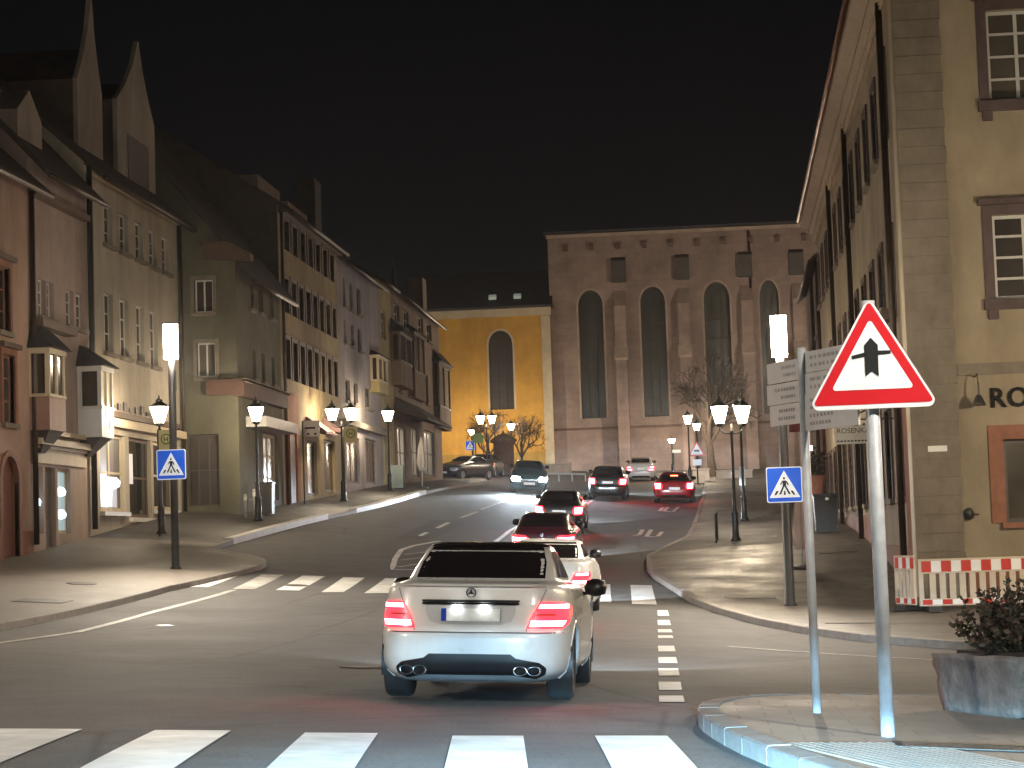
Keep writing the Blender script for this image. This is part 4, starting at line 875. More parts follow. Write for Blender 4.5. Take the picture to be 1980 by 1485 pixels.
# unseen mast lamps added behind the house rows to light the upper church
for x, y, lab in ((10.5, 132.0, 'added unseen mast lamp, behind the right buildings'), (-21.0, 134.0, 'added unseen mast lamp, behind the left house row')):
    z = G(x, y); t = thing('added_mast_lamp', (x, y, z), lab, 'street lamp'); MB().lathe((x, y, z), [(.12, 0), (.10, 1), (.06, 8.6)], 12).build('mast', M_POST, t, True)  # mast of the added unseen lamp
    MB().lathe((x, y, z + 8.6), [(.05, 0), (.28, .08), (.30, .16)], 14).build('added_mast_head', M_POST, t, True); hg = MB().lathe((x, y, z + 8.77), [(.26, 0), (.26, .45), (.15, .55)], 14).build('added_mast_glass', M_LANT, t, True); hg.visible_shadow = False
    ld = bpy.data.lights.new('added_mast_bulb', 'POINT'); ld.energy = (5200 if x > 0 else 1300) * LAMP; ld.color = (1.0, .80, .60); ld.shadow_soft_size = .2; lo = bpy.data.objects.new('added_mast_bulb', ld); S.collection.objects.link(lo); lo.parent = t; lo.location = (0, 0, 9.0)
# ------------------------------------------------------------------ crossing lights with the blue signs
M_BLUE = emit('sign_blue_glow', (.004, .085, .62), .55, (.008, .10, .6)); M_SWB = emit('sign_white_glow', (.80, .88, .95), .50, (.75, .76, .77)); M_SBLACK = surf('sign_black', (.012, .012, .012), .4, .1, 4, 0); M_SWHITE = surf('sign_white', (.75, .76, .77), .35, .04, 4, 0); M_SRED = surf('sign_red', (.52, .012, .018), .35, .08, 4, 0)  # blue and white sign emission stands in for headlight thrown back by the sheeting
def rrect(w, h, r, n=5):
    P = []
    for cx, cz, a0 in ((w / 2 - r, h / 2 - r, 0), (-w / 2 + r, h / 2 - r, 90), (-w / 2 + r, -h / 2 + r, 180), (w / 2 - r, -h / 2 + r, 270)):
        for k in range(n + 1): a = math.radians(a0 + 90 * k / n); P.append((cx + r * math.cos(a), cz + r * math.sin(a)))
    return P
def plate(name, P2, mat, par, c, y0, y1, rz=0.0):
    """flat shape P2 (x, z) about c, from depth y0 (front) to y1"""
    R = Matrix.Rotation(rz, 3, 'Z'); A = [Vector(c) + R @ Vector((x, y0, z)) for x, z in P2]; d = R @ Vector((0, y1 - y0, 0))
    return MB().prism(A, d).build(name, mat, par)
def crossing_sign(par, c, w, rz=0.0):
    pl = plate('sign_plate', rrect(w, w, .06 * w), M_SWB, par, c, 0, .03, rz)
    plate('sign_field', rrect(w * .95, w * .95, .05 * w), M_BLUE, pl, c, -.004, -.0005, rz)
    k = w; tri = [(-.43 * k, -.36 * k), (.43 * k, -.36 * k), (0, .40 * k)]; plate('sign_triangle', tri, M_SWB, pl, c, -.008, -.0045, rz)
    f = MB(); R = Matrix.Rotation(rz, 3, 'Z')
    def add(P): f.prism([Vector(c) + R @ Vector((x * k, -.0125, z * k)) for x, z in P], R @ Vector((0, .004, 0)))
    add([(.035 * math.cos(a) - .005, .18 + .035 * math.sin(a)) for a in np.linspace(0, 2 * math.pi, 10)[:-1]])
    add([(-.05, .12), (.05, .12), (.045, -.03), (-.045, -.03)])
    add([(-.05, .12), (-.045, .075), (-.10, .0), (-.125, .015)]); add([(.05, .12), (.11, .04), (.12, -.02), (.095, -.02), (.045, .07)])
    add([(-.045, -.03), (.005, -.03), (-.10, -.27), (-.16, -.27)]); add([(-.005, -.03), (.045, -.03), (.17, -.27), (.11, -.27)])
    for a, b, c2, d2 in ((-.30, -.24, -.23, -.16), (-.03, .03, -.02, .02), (.24, .30, .16, .23)): add([(a, -.29), (b, -.29), (d2, -.17), (c2, -.17)])
    f.build('sign_pictogram', M_SBLACK, pl)
def crossing_light(base, hz, lab, sign_z=None, rz=0.0, aim=(0, 0, 0), power=3000, col=(1, .87, .70), headw=.31, headh=.84, side=0.0):
    t = thing('crossing_light', base, lab, 'street light', 'crossing lights with pole'); x, y, z = base
    MB().lathe((x, y, z), [(.14, 0), (.14, .02), (.105, .05), (.095, 2.4), (.088, hz - z - .02)], 12).build('pole', M_DARKPOST, t, True)
    m = MB().cbox((x, y + .10, hz - headh / 2 - .1), (.16, .07, .5), rz).cbox((x, y - .04, hz + headh + .02), (headw + .05, .22, .03), rz); m.build('lamp_housing', M_DARKPOST, t)
    m = MB().cbox((x + side, y - .05, hz + headh * .25), (headw, .16, headh * .49), rz).cbox((x + side, y - .05, hz + headh * .76), (headw, .16, headh * .49), rz); m.build('lamp_diffuser', M_LHEAD, t)
    ld = bpy.data.lights.new('crossing_beam', 'SPOT'); ld.energy = power * LAMP; ld.color = col; ld.spot_size = math.radians(132); ld.spot_blend = 1.0; ld.shadow_soft_size = .18
    lo = bpy.data.objects.new('crossing_beam', ld); S.collection.objects.link(lo); lo.parent = t; lp = Vector((x, y - .05, hz - .12)); lo.location = lp - Vector(base); lo.location.y -= .32
    lo.rotation_mode = 'QUATERNION'; lo.rotation_quaternion = (Vector(aim) - lp).to_track_quat('-Z', 'Y')
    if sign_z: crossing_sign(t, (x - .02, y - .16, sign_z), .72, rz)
    return t
bl = GR(340, 1099, .118); top = PY(333, 694, bl[1]); sgn = PY(338, 898, bl[1])
crossing_light(tuple(bl), top[2], 'dark crossing light pole with blue sign on the left footway', sgn[2], -.05, (-8.2, 42.5, .2), 4900)
br = GR(1528, 1170, .118); top = PY(1511, 690, br[1]); sgn = PY(1519, 937, br[1])
crossing_light(tuple(br), top[2], 'dark crossing light pole with blue sign on the right footway', sgn[2], 0, (-2.8, 37.5, -.2), 4900)
# the same pair assumed at the nearer crossing, unseen, added to light the road
for x, y, lab in ((-12.9, 12.0, 'assumed unseen crossing light pole beside the near crossing, street side left of the picture'), (4.2, 10.8, 'assumed unseen crossing light pole beside the near crossing, behind the warning sign corner')):
    crossing_light((x, y, G(x, y) + .11), G(x, y) + 5.2, lab, aim=(-5.5, 19, 0) if x < 0 else (-3, 18, 0), power=3300 if x < 0 else 2300, col=(1.0, .93, .82))

# ------------------------------------------------------------------ warning sign and pointer boards
def rtri(s, r, n=5):
    """rounded equilateral triangle of side s about its middle height"""
    h = s * math.sqrt(3) / 2; V = [Vector((-s / 2, -h / 2)), Vector((s / 2, -h / 2)), Vector((0, h / 2))]; ctr = Vector((0, -h / 6)); P = []
    for k, q in enumerate(V):
        d = (ctr - q).normalized(); cc = q + d * (2 * r); a = math.atan2(-d.y, -d.x)
        for t in np.linspace(-math.pi / 3, math.pi / 3, n + 1): P.append((cc.x + r * math.cos(a + t), cc.y + r * math.sin(a + t)))
    return P
b = GR(1717, 1424, .118); yS = b[1]; cS = PY(1683, 682, yS); tS = PY(1688, 600, yS)
t = thing('warning_sign', tuple(b), 'red and white triangular junction warning sign on a steel post', 'traffic sign')
lean = Vector((tS[0] - b[0], 0, tS[2] - b[2])); px_ = b[0] + (cS[0] - b[0]) * .9
MB().tube([tuple(b), (b[0] + (cS[0] - b[0]) * .9, yS + .05, cS[2] + .36)], .048, 14).build('post', M_STEEL, t, True)
cc = (cS[0], yS - .06, cS[2]); tz = -.06
pl = plate('sign_plate', rtri(.88, .045), M_SWHITE, t, cc, 0, .04, tz)
plate('sign_border', rtri(.81, .018), M_SRED, pl, cc, -.004, -.0005, tz)
plate('sign_face', rtri(.555, .018), M_SWHITE, pl, (cc[0], cc[1], cc[2] - .012), -.008, -.0045, tz)
f = MB(); R = Matrix.Rotation(tz, 3, 'Z'); oc = Vector((cc[0], cc[1], cc[2] - .02)); KS2 = .88
def add(P): f.prism([oc + R @ Vector((x * KS2, -.0125, z * KS2)) for x, z in P], R @ Vector((0, .004, 0)))
add([(-.05, -.165), (0, -.128), (.05, -.165), (.052, .075), (0, .135), (-.052, .075)])
add([(-.15, .0), (-.05, .022), (-.05, -.012), (-.145, -.028)]); add([(.15, .03), (.05, .032), (.05, -.002), (.145, .004)])
f.build('sign_symbol', M_SBLACK, pl)
b = GR(1580, 1378, .118); yP = b[1]
t = thing('pointer_sign_post', tuple(b), 'thin grey steel post carrying pale pointer boards beside the warning sign', 'signpost')
tp = PY(1549, 672, yP); MB().tube([tuple(b), (tp[0], yP, tp[2])], .034, 12).build('post', M_STEEL, t, True)
M_BOARD = surf('pointer_board', (.52, .49, .45), .55, .12, 3, .05, 40); M_BTXT = surf('board_lettering', (.27, .25, .23), .6)
dv = Vector((.44, -.9, 0)).normalized(); nv = Vector((-dv.y, dv.x, 0))
for row in range(4):
    for sgn_ in (-1, 1):
        if row == 3 and sgn_ < 0: continue
        v0 = (712, 755, 797, 818)[row] if sgn_ < 0 else (700, 742, 782, 812)[row]
        zc_ = PY(1535 if sgn_ < 0 else 1590, v0, yP)[2]; L = (.55 if sgn_ < 0 else .95) if row < 3 else .8
        if row == 2 and sgn_ < 0: L = .5
        base_ = Vector((PY(1552, v0, yP)[0], yP, zc_)); a = base_ + dv * (.04 * sgn_); e = base_ + dv * ((.04 + L) * sgn_); h = .082
        m = MB().prism([a + Vector((0, 0, -h)), e + Vector((0, 0, -h)), e + Vector((0, 0, h)), a + Vector((0, 0, h))], nv * .02); bo = m.build('pointer_board', M_BOARD, t)
        tx = MB()
        for ln in (-.03, .03):
            p0 = a + dv * (.08 * sgn_) - nv * .003; p1 = a + dv * ((L - .12) * sgn_ * rng.uniform(.6, 1)) - nv * .003; up_ = Vector((0, 0, 1))
            nl = 7
            for q in range(nl):
                s0 = p0 + (p1 - p0) * (q / nl); s1 = p0 + (p1 - p0) * ((q + rng.uniform(.5, .85)) / nl)
                tx.poly(s0 + up_ * (ln - .012), s1 + up_ * (ln - .012), s1 + up_ * (ln + .014), s0 + up_ * (ln + .014))
        tag(tx.build('board_lettering', M_BTXT, bo), kind='stuff')
# hanging sign on the corner building
yH = 48.5; A = PY(1612, 824, yH); B = PY(1694, 856, yH)
t = thing('hanging_sign', (A[0], yH, B[2]), 'pale hanging sign with dark lettering on the corner building', 'sign')
m = MB().box((A[0], yH, B[2]), (B[0], yH + .05, A[2])); m.build('sign_board', surf('sign_pale', (.60, .57, .50), .5, .08), t)
text_mesh('sign_lettering', 'ROSENKA', .17, M_SBLACK, t, (A[0] + .06, yH - .004, A[2] - .17), (1, 0, 0), (0, 0, 1), .002, 1.0)
m = MB()
for k in range(9): m.box((A[0] + .06 + k * .08, yH - .003, B[2] + .05), (A[0] + .115 + k * .08, yH - .0005, B[2] + .085))
m.build('sign_small_print', M_SBLACK, t)
m = MB().tube([(A[0] + .05, yH + .02, A[2] + .14), (4.5, yH + .02, A[2] + .14)], .02, 6).tube([(A[0] + .25, yH + .02, A[2] + .14), (4.5, yH + .02, A[2] + .62)], .018, 6).tube([(A[0] + .2, yH + .02, A[2]), (A[0] + .2, yH + .02, A[2] + .14)], .012, 6).tube([(B[0] - .1, yH + .02, A[2]), (B[0] - .1, yH + .02, A[2] + .14)], .012, 6); m.build('bracket', M_DARKPOST, t)
yH = 62; A = PY(1524, 782, yH); B = PY(1561, 834, yH)
t = thing('red_hanging_sign', (A[0], yH, B[2]), 'small dark red hanging sign behind the pointer boards', 'sign'); m = MB().box((A[0], yH, B[2]), (B[0], yH + .06, A[2])); m.build('sign_board', surf('sign_dull_red', (.28, .035, .05), .5), t)
MB().tube([(A[0], yH + .03, A[2] + .06), (4.7, yH + .03, A[2] + .06)], .02, 6).build('bracket', M_DARKPOST, t)
P = PX(1566, 866, 4.4); t = thing('neon_lamp', tuple(P), 'small pinkish lit lamp on the building behind the thin post', 'lamp'); m = MB().box((P[0] - .18, P[1] - .1, P[2] - .1), (P[0] + .1, P[1] + .1, P[2] + .1)); m.build('lamp_glass', emit('pink_lamp', (1, .55, .6), 4), t)
MB().box((P[0] + .1, P[1] - .05, P[2] - .05), (P[0] + .3, P[1] + .05, P[2] + .05)).build('lamp_arm', M_DARKPOST, t)

# ------------------------------------------------------------------ roadworks barriers
M_BW = surf('barrier_plastic', (.52, .46, .38), .5, .12, 4, .05, 40); M_FR = surf('film_red', (.50, .03, .02), .35, .1, 5, 0); M_FW = surf('film_white', (.78, .80, .82), .35, .05, 5, 0)
def barrier(name, o, d, L, H, lab, zs):
    t = thing(name, tuple(o), lab, 'barrier'); d = Vector(d).normalized(); n = Vector((d.y, -d.x, 0)); up = Vector((0, 0, 1)); O = Vector(o)
    def blk(m, a0, a1, z0, z1, y0, y1):
        m.prism([O + d * a0 + up * z0 + n * y0, O + d * a1 + up * z0 + n * y0, O + d * a1 + up * z1 + n * y0, O + d * a0 + up * z1 + n * y0], n * (y1 - y0))
    m = MB(); blk(m, 0, L, H - .28, H, -.03, .03); blk(m, 0, L, .10, .24, -.03, .03); blk(m, 0, .09, .24, H - .28, -.028, .028); blk(m, L - .09, L, .24, H - .28, -.028, .028); m.build('barrier_frame', M_BW, t)
    n_s = int(L / .19)
    for k in range(n_s):
        m = MB(); blk(m, .06 + k * .19, .06 + (k + 1) * .19 - .01, H - .25, H - .04, .031, .036); m.build('reflective_block', M_FR if k % 2 == 0 else M_FW, t)
        m = MB(); blk(m, .06 + k * .19, .06 + (k + 1) * .19 - .01, .125, .22, .031, .036); m.build('reflective_block', M_FR if k % 2 == 0 else M_FW, t)
    for k in range(1, n_s):
        m = MB(); blk(m, .02 + k * .19, .02 + k * .19 + .115, .24, H - .28, -.022, .022); m.build('slat', M_BW, t)
    for a in (.25, L - .25):
        m = MB(); blk(m, a - .12, a + .12, 0, .098, -.42, .42); m.build('foot', M_BLACK, t)
    return t
b0 = GR(1779, 1182, .118)
barrier('roadworks_barrier', b0, (1, .02, 0), 2.5, 1.0, 'red and white roadworks barrier standing before the corner building', 0)
b1 = GR(1743, 1178, .118); barrier('end_barrier', (b1[0] - .05, b1[1] + .3, b1[2]), (.30, -1, 0), .95, 1.05, 'short barrier panel turned edge-on at the quoin corner', 0)

# ------------------------------------------------------------------ stone planter with shrubs
c = GR(1905, 1385, .118); x0, y0, z0 = c[0], c[1] + .45, c[2]
t = thing('stone_planter', (x0, y0, z0), 'weathered stone trough planter at the near street corner', 'planter')
M_PL = surf('planter_stone', (.22, .20, .18), .9, .35, 7, .8, 22, stain=.5)
def frust(m, c, w0, d0, w1, d1, h, rz):
    R = Matrix.Rotation(rz, 3, 'Z'); P = [Vector(c) + R @ Vector((sx * w / 2, sy * d / 2, z)) for w, d, z in ((w0, d0, 0), (w1, d1, h)) for sx, sy in ((-1, -1), (1, -1), (1, 1), (-1, 1))]
    i = m.pts(P)
    for q in ((3, 2, 1, 0), (4, 5, 6, 7), (0, 1, 5, 4), (1, 2, 6, 5), (2, 3, 7, 6), (3, 0, 4, 7)): m.f.append(tuple(i + k for k in q))
    return m
x0 += .42
bmp = bmesh.new(); bmesh.ops.create_cube(bmp, size=1.0); bmesh.ops.subdivide_edges(bmp, edges=bmp.edges[:], cuts=9, use_grid_fill=True)
rp_ = random.Random(8); off = {}
for vv in bmp.verts:
    q = vv.co; k3 = max(abs(q.x), abs(q.y)); wv = 1.02 + .10 * (q.z + .5); rad = min(1.0, .97 + .03 * (1.0 - max(0, abs(q.x) + abs(q.y) - .82) / .18))
    n_ = .010 * (math.sin(q.x * 17 + q.z * 9) + math.sin(q.y * 13 - q.z * 15)) * .5 + rp_.uniform(-.012, .012)
    vv.co = Vector((q.x * wv * rad * (1 + n_), q.y * wv * rad * (1 + n_), (q.z + .5) * .46 + n_ * .4))
mt_ = Matrix.Translation((0, 0, 0)) @ Matrix.Rotation(.5, 4, 'Z'); bmp.transform(mt_); me_ = bpy.data.meshes.new('trough'); bmp.to_mesh(me_); bmp.free(); me_.materials.append(M_PL)
for pl_ in me_.polygons: pl_.use_smooth = True
o_ = bpy.data.objects.new('trough', me_); S.collection.objects.link(o_); o_.parent = t; t.location = (x0, y0, z0); BASE[t.name] = (x0, y0, z0)
MB().cbox((x0, y0, z0 + .47), (.8, .8, .03), .5).build('soil', surf('soil', (.03, .022, .017), .95), t)
t2 = thing('planter_shrub', (x0, y0, z0 + .43), 'dark heather shrub growing in the stone trough', 'shrub')
M_LEAF = surf('heather_leaf', (.04, .038, .022), .75, .5, 6, .1); M_LEAF2 = surf('heather_leaf_dry', (.085, .06, .045), .8, .5, 6, .1)
r_ = random.Random(5); st = MB(); l1 = MB(); l2 = MB()
for k in range(170):
    a, rr = r_.uniform(0, 6.28), r_.uniform(0, .40); p0 = Vector((x0 + math.cos(a) * rr, y0 + math.sin(a) * rr, z0 + .43)); p1 = p0 + Vector((math.cos(a) * r_.uniform(.0, .30), math.sin(a) * r_.uniform(.0, .30), r_.uniform(.10, .58) * (1.15 - rr)))
    st.tube([p0, (p0 + p1) / 2 + Vector((0, 0, .03)), p1], [.006, .005, .002], 4, False)
    for q in range(26):
        s = r_.uniform(.3, 1); p = p0 + (p1 - p0) * s; L = r_.uniform(.03, .075); d = Vector((r_.uniform(-1, 1), r_.uniform(-1, 1), r_.uniform(-.2, 1))).normalized(); e = d.cross(Vector((r_.uniform(-1, 1), r_.uniform(-1, 1), .3))).normalized() * L * .3
        (l1 if r_.random() < .75 else l2).poly(p, p + d * L * .5 + e, p + d * L, p + d * L * .5 - e)
st.build('stems', M_WOODBR, t2); o = l1.build('leaves', M_LEAF, t2); o2 = l2.build('dry_leaves', M_LEAF2, t2)

# ------------------------------------------------------------------ small furniture on the footways
def post_sign(name, u, v, dep, w, h, mat, lab, cat, ring=None, pole=True):
    P = PD(u, v, dep); z = G(P[0], P[1]) + .118; t = thing(name, (P[0], P[1], z), lab, cat)
    plate('sign_plate', rrect(w, h, .03), mat, t, tuple(P), 0, .03)
    if pole: MB().tube([(P[0] - w / 2 - .03, P[1] + .05, z), (P[0] - w / 2 - .03, P[1] + .05, P[2] + h / 2)], .03, 8).build('post', M_DARKPOST, t, True)
    if ring:
        m = MB(); R = w * .36; A = np.linspace(0, 2 * math.pi, 25)
        for a, b_ in zip(A, A[1:]): m.prism([(P[0] + r * math.cos(q), P[1] - .006, P[2] + .08 * h + r * math.sin(q)) for r, q in ((R, a), (R, b_), (R * .78, b_), (R * .78, a))], (0, .003, 0))
        m.box((P[0] - R * .42, P[1] - .006, P[2] + .08 * h - R * .45), (P[0] - R * .22, P[1] - .003, P[2] + .08 * h + R * .45)).box((P[0] + R * .22, P[1] - .006, P[2] + .08 * h - R * .45), (P[0] + R * .42, P[1] - .003, P[2] + .08 * h + R * .45)).box((P[0] - R * .22, P[1] - .006, P[2] + .08 * h - R * .1), (P[0] + R * .22, P[1] - .003, P[2] + .08 * h + R * .1))
        m.build('stop_symbol', surf('stop_green', (.10, .16, .03), .4), t)
    return t
M_YG = surf('bus_stop_yellow', (.62, .58, .28), .4)
post_sign('bus_stop_sign', 678, 840, 80, .52, .62, M_YG, 'pale yellow bus stop sign beside the double lantern', 'bus stop', True)
post_sign('bus_stop_sign', 321, 852, 58, .42, .62, M_YG, 'yellow bus stop sign half behind the left crossing pole', 'bus stop', True)
t = post_sign('parking_sign_board', 602, 828, 76, .60, .58, M_WHITE, 'white square board with slanted dark drawing on the ochre house', 'sign')
P = PD(602, 828, 76); m = MB(); m.cbox((P[0] - .05, P[1] - .005, P[2] + .02), (.40, .006, .07)); m.cbox((P[0] - .12, P[1] - .005, P[2] - .2), (.08, .006, .08)).cbox((P[0] + .14, P[1] - .005, P[2] - .2), (.08, .006, .08)); m.build('drawing', M_SBLACK, t)
def bin_(name, u, v, w, h, lab, mat, slot=True):
    b_ = GR(u, v, .118); t = thing(name, tuple(b_), lab, 'bin'); x, y, z = b_
    m = MB(); frust(m, (x, y, z + .03), w * .88, w * .8, w, w * .9, h - .06, 0); m.build('bin_body', mat, t)
    MB().cbox((x, y, z + h), (w * 1.06, w * .98, .05)).build('bin_lid', M_BLACK, t); return t, (x, y, z)
M_BIN = surf('bin_grey', (.02, .019, .019), .5, .2, 4, .1)
bin_('litter_bin', 514, 995, .55, 1.05, 'dark litter bin between bollards before the green house', M_BIN)
bt, (bx_, by_, bz_) = bin_('waste_cabinet', 1598, 1029, .72, 1.15, 'dark grey waste cabinet on the right footway', M_BIN)
MB().lathe((bx_ + .05, by_ - .36, bz_ + .98), [(.055, 0), (.055, .08)], 12).build('sticker', M_WHITE, bt)
b_ = GR(1580, 1010, .118); t = thing('terracotta_pot', tuple(b_), 'tall reddish planter with dark plant behind the waste cabinet', 'planter'); x, y, z = b_
MB().lathe((x, y, z), [(.22, 0), (.24, .05), (.20, .5), (.30, 1.35), (.36, 1.55), (.33, 1.6)], 14).build('pot', surf('terracotta', (.33, .15, .11), .8, .2, 4, .2), t, True)
m = MB(); r_ = random.Random(9)
for q in range(420):
    a, rr = r_.uniform(0, 6.28), r_.uniform(0, .4); p = Vector((x + math.cos(a) * rr, y + math.sin(a) * rr, z + 1.6 + r_.uniform(-.05, .75))); d = Vector((r_.uniform(-1, 1), r_.uniform(-1, 1), r_.uniform(-.3, 1))).normalized() * .16; e = d.cross(Vector((0, .3, 1))).normalized() * .04; m.poly(p, p + d * .5 + e, p + d, p + d * .5 - e)
m.build('foliage', M_LEAF, t)
def parasol(u, v, htop, lab, col, base_v):
    b_ = GR(u, base_v, .118); x, y, z = b_; H = htop; t = thing('folded_parasol', tuple(b_), lab, 'parasol', 'folded parasols')
    MB().tube([(x, y, z), (x, y, z + H)], .022, 8).build('pole', M_STEEL, t, True); MB().lathe((x, y, z), [(.28, 0), (.28, .05), (.05, .09)], 12).build('base', M_BLACK, t)
    m = MB(); n = 14; rows = []
    for k, (zz_, r) in enumerate(((H, .03), (H - .15, .07), (H - .5, .13), (H - .9, .16), (H - 1.15, .19), (H - 1.35, .17), (H - 1.5, .10))):
        rows.append([(x + math.cos(a) * r * (1 + .35 * math.cos(7 * a) * (k > 1)), y + math.sin(a) * r * (1 + .35 * math.cos(7 * a) * (k > 1)), z + zz_ + .06 * math.cos(3.5 * a) * (k > 4)) for a in np.linspace(0, 2 * math.pi, 29)])
    m.grid(rows).build('cloth', col, t, True)
parasol(817, 900, 2.35, 'pale folded parasol before the dark brown house', surf('parasol_grey', (.38, .35, .32), .9), 944)
parasol(1553, 1000, 2.0, 'pinkish folded parasol behind the right crossing sign', surf('parasol_pink', (.50, .36, .30), .9), 1098)
def bollard(u, v, h, lab, mat=M_STEEL, r=.05):
    b_ = GR(u, v, .118); t = thing('bollard', tuple(b_), lab, 'bollard', 'steel bollards by the green house')
    MB().lathe(tuple(b_), [(r, 0), (r, h - .06), (r * .8, h - .02), (.005, h)], 10).build('bollard_post', mat, t, True); MB().lathe((b_[0], b_[1], b_[2] + h * .72), [(r + .003, 0), (r + .003, .12)], 10).build('reflective_band', M_WHITE, t)
bollard(475, 1000, .75, 'leftmost short steel bollard at the green house corner'); bollard(492, 995, .85, 'steel bollard just left of the litter bin'); bollard(525, 987, 1.0, 'tall steel bollard to the right of the litter bin')
b_ = GR(487, 992, .118); t = thing('rack_rail', (b_[0], b_[1] + .6, b_[2]), 'low pale rail of a cycle rack by the litter bin', 'rack'); x, y, z = b_; y += .6
MB().tube([(x - .3, y, z), (x - .3, y, z + .45), (x + .45, y, z + .5), (x + .45, y, z)], .025, 8).build('rail', M_STEEL, t, True)
b_ = GR(766, 945, .118); t = thing('menu_board', tuple(b_), 'grey green folding menu board before the brown house', 'sign board'); x, y, z = b_
MB().cbox((x, y, z + .55), (.66, .04, 1.05), 0, -.18).build('board_front', surf('menu_green', (.13, .17, .16), .5), t); MB().cbox((x, y + .35, z + .55), (.66, .04, 1.05), 0, .18).build('board_back', M_BIN, t)
b_ = GR(1436, 948, .118); t = thing('info_panel', tuple(b_), 'white lit information panel beside the big double lantern', 'sign board'); x, y, z = b_
MB().box((x - .14, y, z + .25), (x + .14, y + .07, z + 1.15)).build('panel', M_WHITE, t); MB().box((x - .1, y + .02, z), (x + .1, y + .06, z + .25)).build('panel_foot', M_DARKPOST, t)
b_ = GR(1385, 1050, .118); t = thing('hoop_barrier', tuple(b_), 'dark thin hoop barrier on the wet footway', 'barrier'); x, y, z = b_
MB().tube([(x, y, z), (x, y, z + .85), (x + .08, y + .3, z + .95), (x + .08, y + 1.1, z + .95), (x + .05, y + 1.4, z + .85), (x + .05, y + 1.4, z)], .028, 8).build('hoop', M_DARKPOST, t, True)
# far end: warning sign, low walls, advertising column
def far_tri(u, v, dep, s, lab):
    P = PD(u, v, dep); z = G(P[0], P[1]); t = thing('far_warning_sign', (P[0], P[1], z), lab, 'traffic sign'); MB().tube([(P[0], P[1] + .05, z), (P[0], P[1] + .05, P[2] + .2)], .04, 8).build('post', M_DARKPOST, t, True)
    p_ = plate('sign_plate', rtri(s, .04), M_SRED, t, tuple(P), 0, .03); plate('sign_face', rtri(s * .72, .02), M_SWHITE, p_, (P[0], P[1], P[2] - .02), -.006, -.001)
    m = MB(); m.box((P[0] - .15, P[1] - .012, P[2] - .18), (P[0] + .15, P[1] - .007, P[2] - .06)); m.build('sign_symbol', M_SBLACK, p_); plate('sub_plate', rrect(.5, .34, .02), M_SWHITE, t, (P[0], P[1], P[2] - .78), 0, .03)
far_tri(1347, 867, 118, 1.0, 'small white triangular sign near the bare tree')
P = PD(1308, 872, 136); t = thing('street_name_plate', (P[0], P[1], G(P[0], P[1])), 'small pale street name plate above the red car', 'sign'); plate('name_plate', rrect(.55, .2, .02), M_WHITE, t, tuple(P), 0, .02); MB().tube([(P[0] - .2, P[1] + .05, G(P[0], P[1])), (P[0] - .2, P[1] + .05, P[2] + .1)], .035, 8).build('post', M_DARKPOST, t)
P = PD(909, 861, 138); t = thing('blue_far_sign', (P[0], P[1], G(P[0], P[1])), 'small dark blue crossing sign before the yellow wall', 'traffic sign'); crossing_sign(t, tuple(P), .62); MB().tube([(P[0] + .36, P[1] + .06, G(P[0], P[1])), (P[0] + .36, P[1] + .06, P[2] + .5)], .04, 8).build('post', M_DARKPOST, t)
P = PD(924, 847, 135); t = thing('green_shelter_sign', (P[0], P[1], G(P[0], P[1])), 'rounded green sign board on thin posts before the yellow wall', 'sign'); plate('board', [(-.36, -.3), (.36, -.3), (.36, .12), (.25, .28), (0, .34), (-.25, .28), (-.36, .12)], surf('board_green', (.10, .17, .05), .6), t, tuple(P), 0, .06)
for s_ in (-.33, .33): MB().tube([(P[0] + s_, P[1] + .03, G(P[0], P[1])), (P[0] + s_, P[1] + .03, P[2] - .3)], .03, 6).build('leg', M_DARKPOST, t)
b_ = PD(975, 905, 137); z = G(b_[0], b_[1]); t = thing('advertising_column', (b_[0], b_[1], z), 'stout dark brown column before the yellow church', 'column')
MB().lathe((b_[0], b_[1], z), [(.80, 0), (.80, .25), (.68, .3), (.68, 2.15), (.86, 2.2), (.90, 2.35), (.55, 2.62), (.12, 2.8), (.03, 3.0)], 20).build('column_body', surf('column_brown', (.10, .062, .048), .8, .35, 5, .2), t, True)
M_LOW = surf('low_wall_stone', (.42, .36, .31), .85, .2, 2, .3)
for u0, u1, v, dep, hgt, lab in ((1050, 1105, 915, 140, .7, 'pale low wall stub right of the oncoming car'), (1340, 1372, 930, 120, .75, 'pale stone block right of the red car'), (1385, 1455, 925, 124, .55, 'long low stone wall behind the lanterns'), (865, 905, 938, 112, .15, 'low pale kerb block under the parked dark car')):
    a, b2 = PD(u0, v, dep), PD(u1, v, dep); z = G((a[0] + b2[0]) / 2, a[1]); t = thing('low_wall', (a[0], a[1], z), lab, 'wall'); m = MB().box((a[0], a[1], z - .1), (b2[0], a[1] + .4, z + hgt)); m.build('wall_block', M_LOW, t); MB().box((a[0] - .04, a[1] - .04, z + hgt + .002), (b2[0] + .04, a[1] + .44, z + hgt + .08)).build('coping', M_LOW, t)
b_ = PD(1050, 930, 98); z = G(b_[0], b_[1]) ; t = thing('guard_rail', (b_[0], b_[1] + 14, z), 'long low pale rail behind the cars at the street head', 'rail'); A = PD(1055, 926, 126); B = PD(1132, 926, 126); za = G(A[0], A[1]); zb = G(B[0], B[1])
m = MB().tube([(A[0], A[1], za + .45), (B[0], B[1], zb + .45)], .06, 8); m.build('rail_bar', M_STEEL, t)
m = MB()
for k in range(4): q = A + (B - A) * k / 3; g_ = G(q[0], q[1]); m = MB().tube([(q[0], q[1], g_), (q[0], q[1], g_ + .45)], .04, 6); m.build('rail_post', M_STEEL, t)

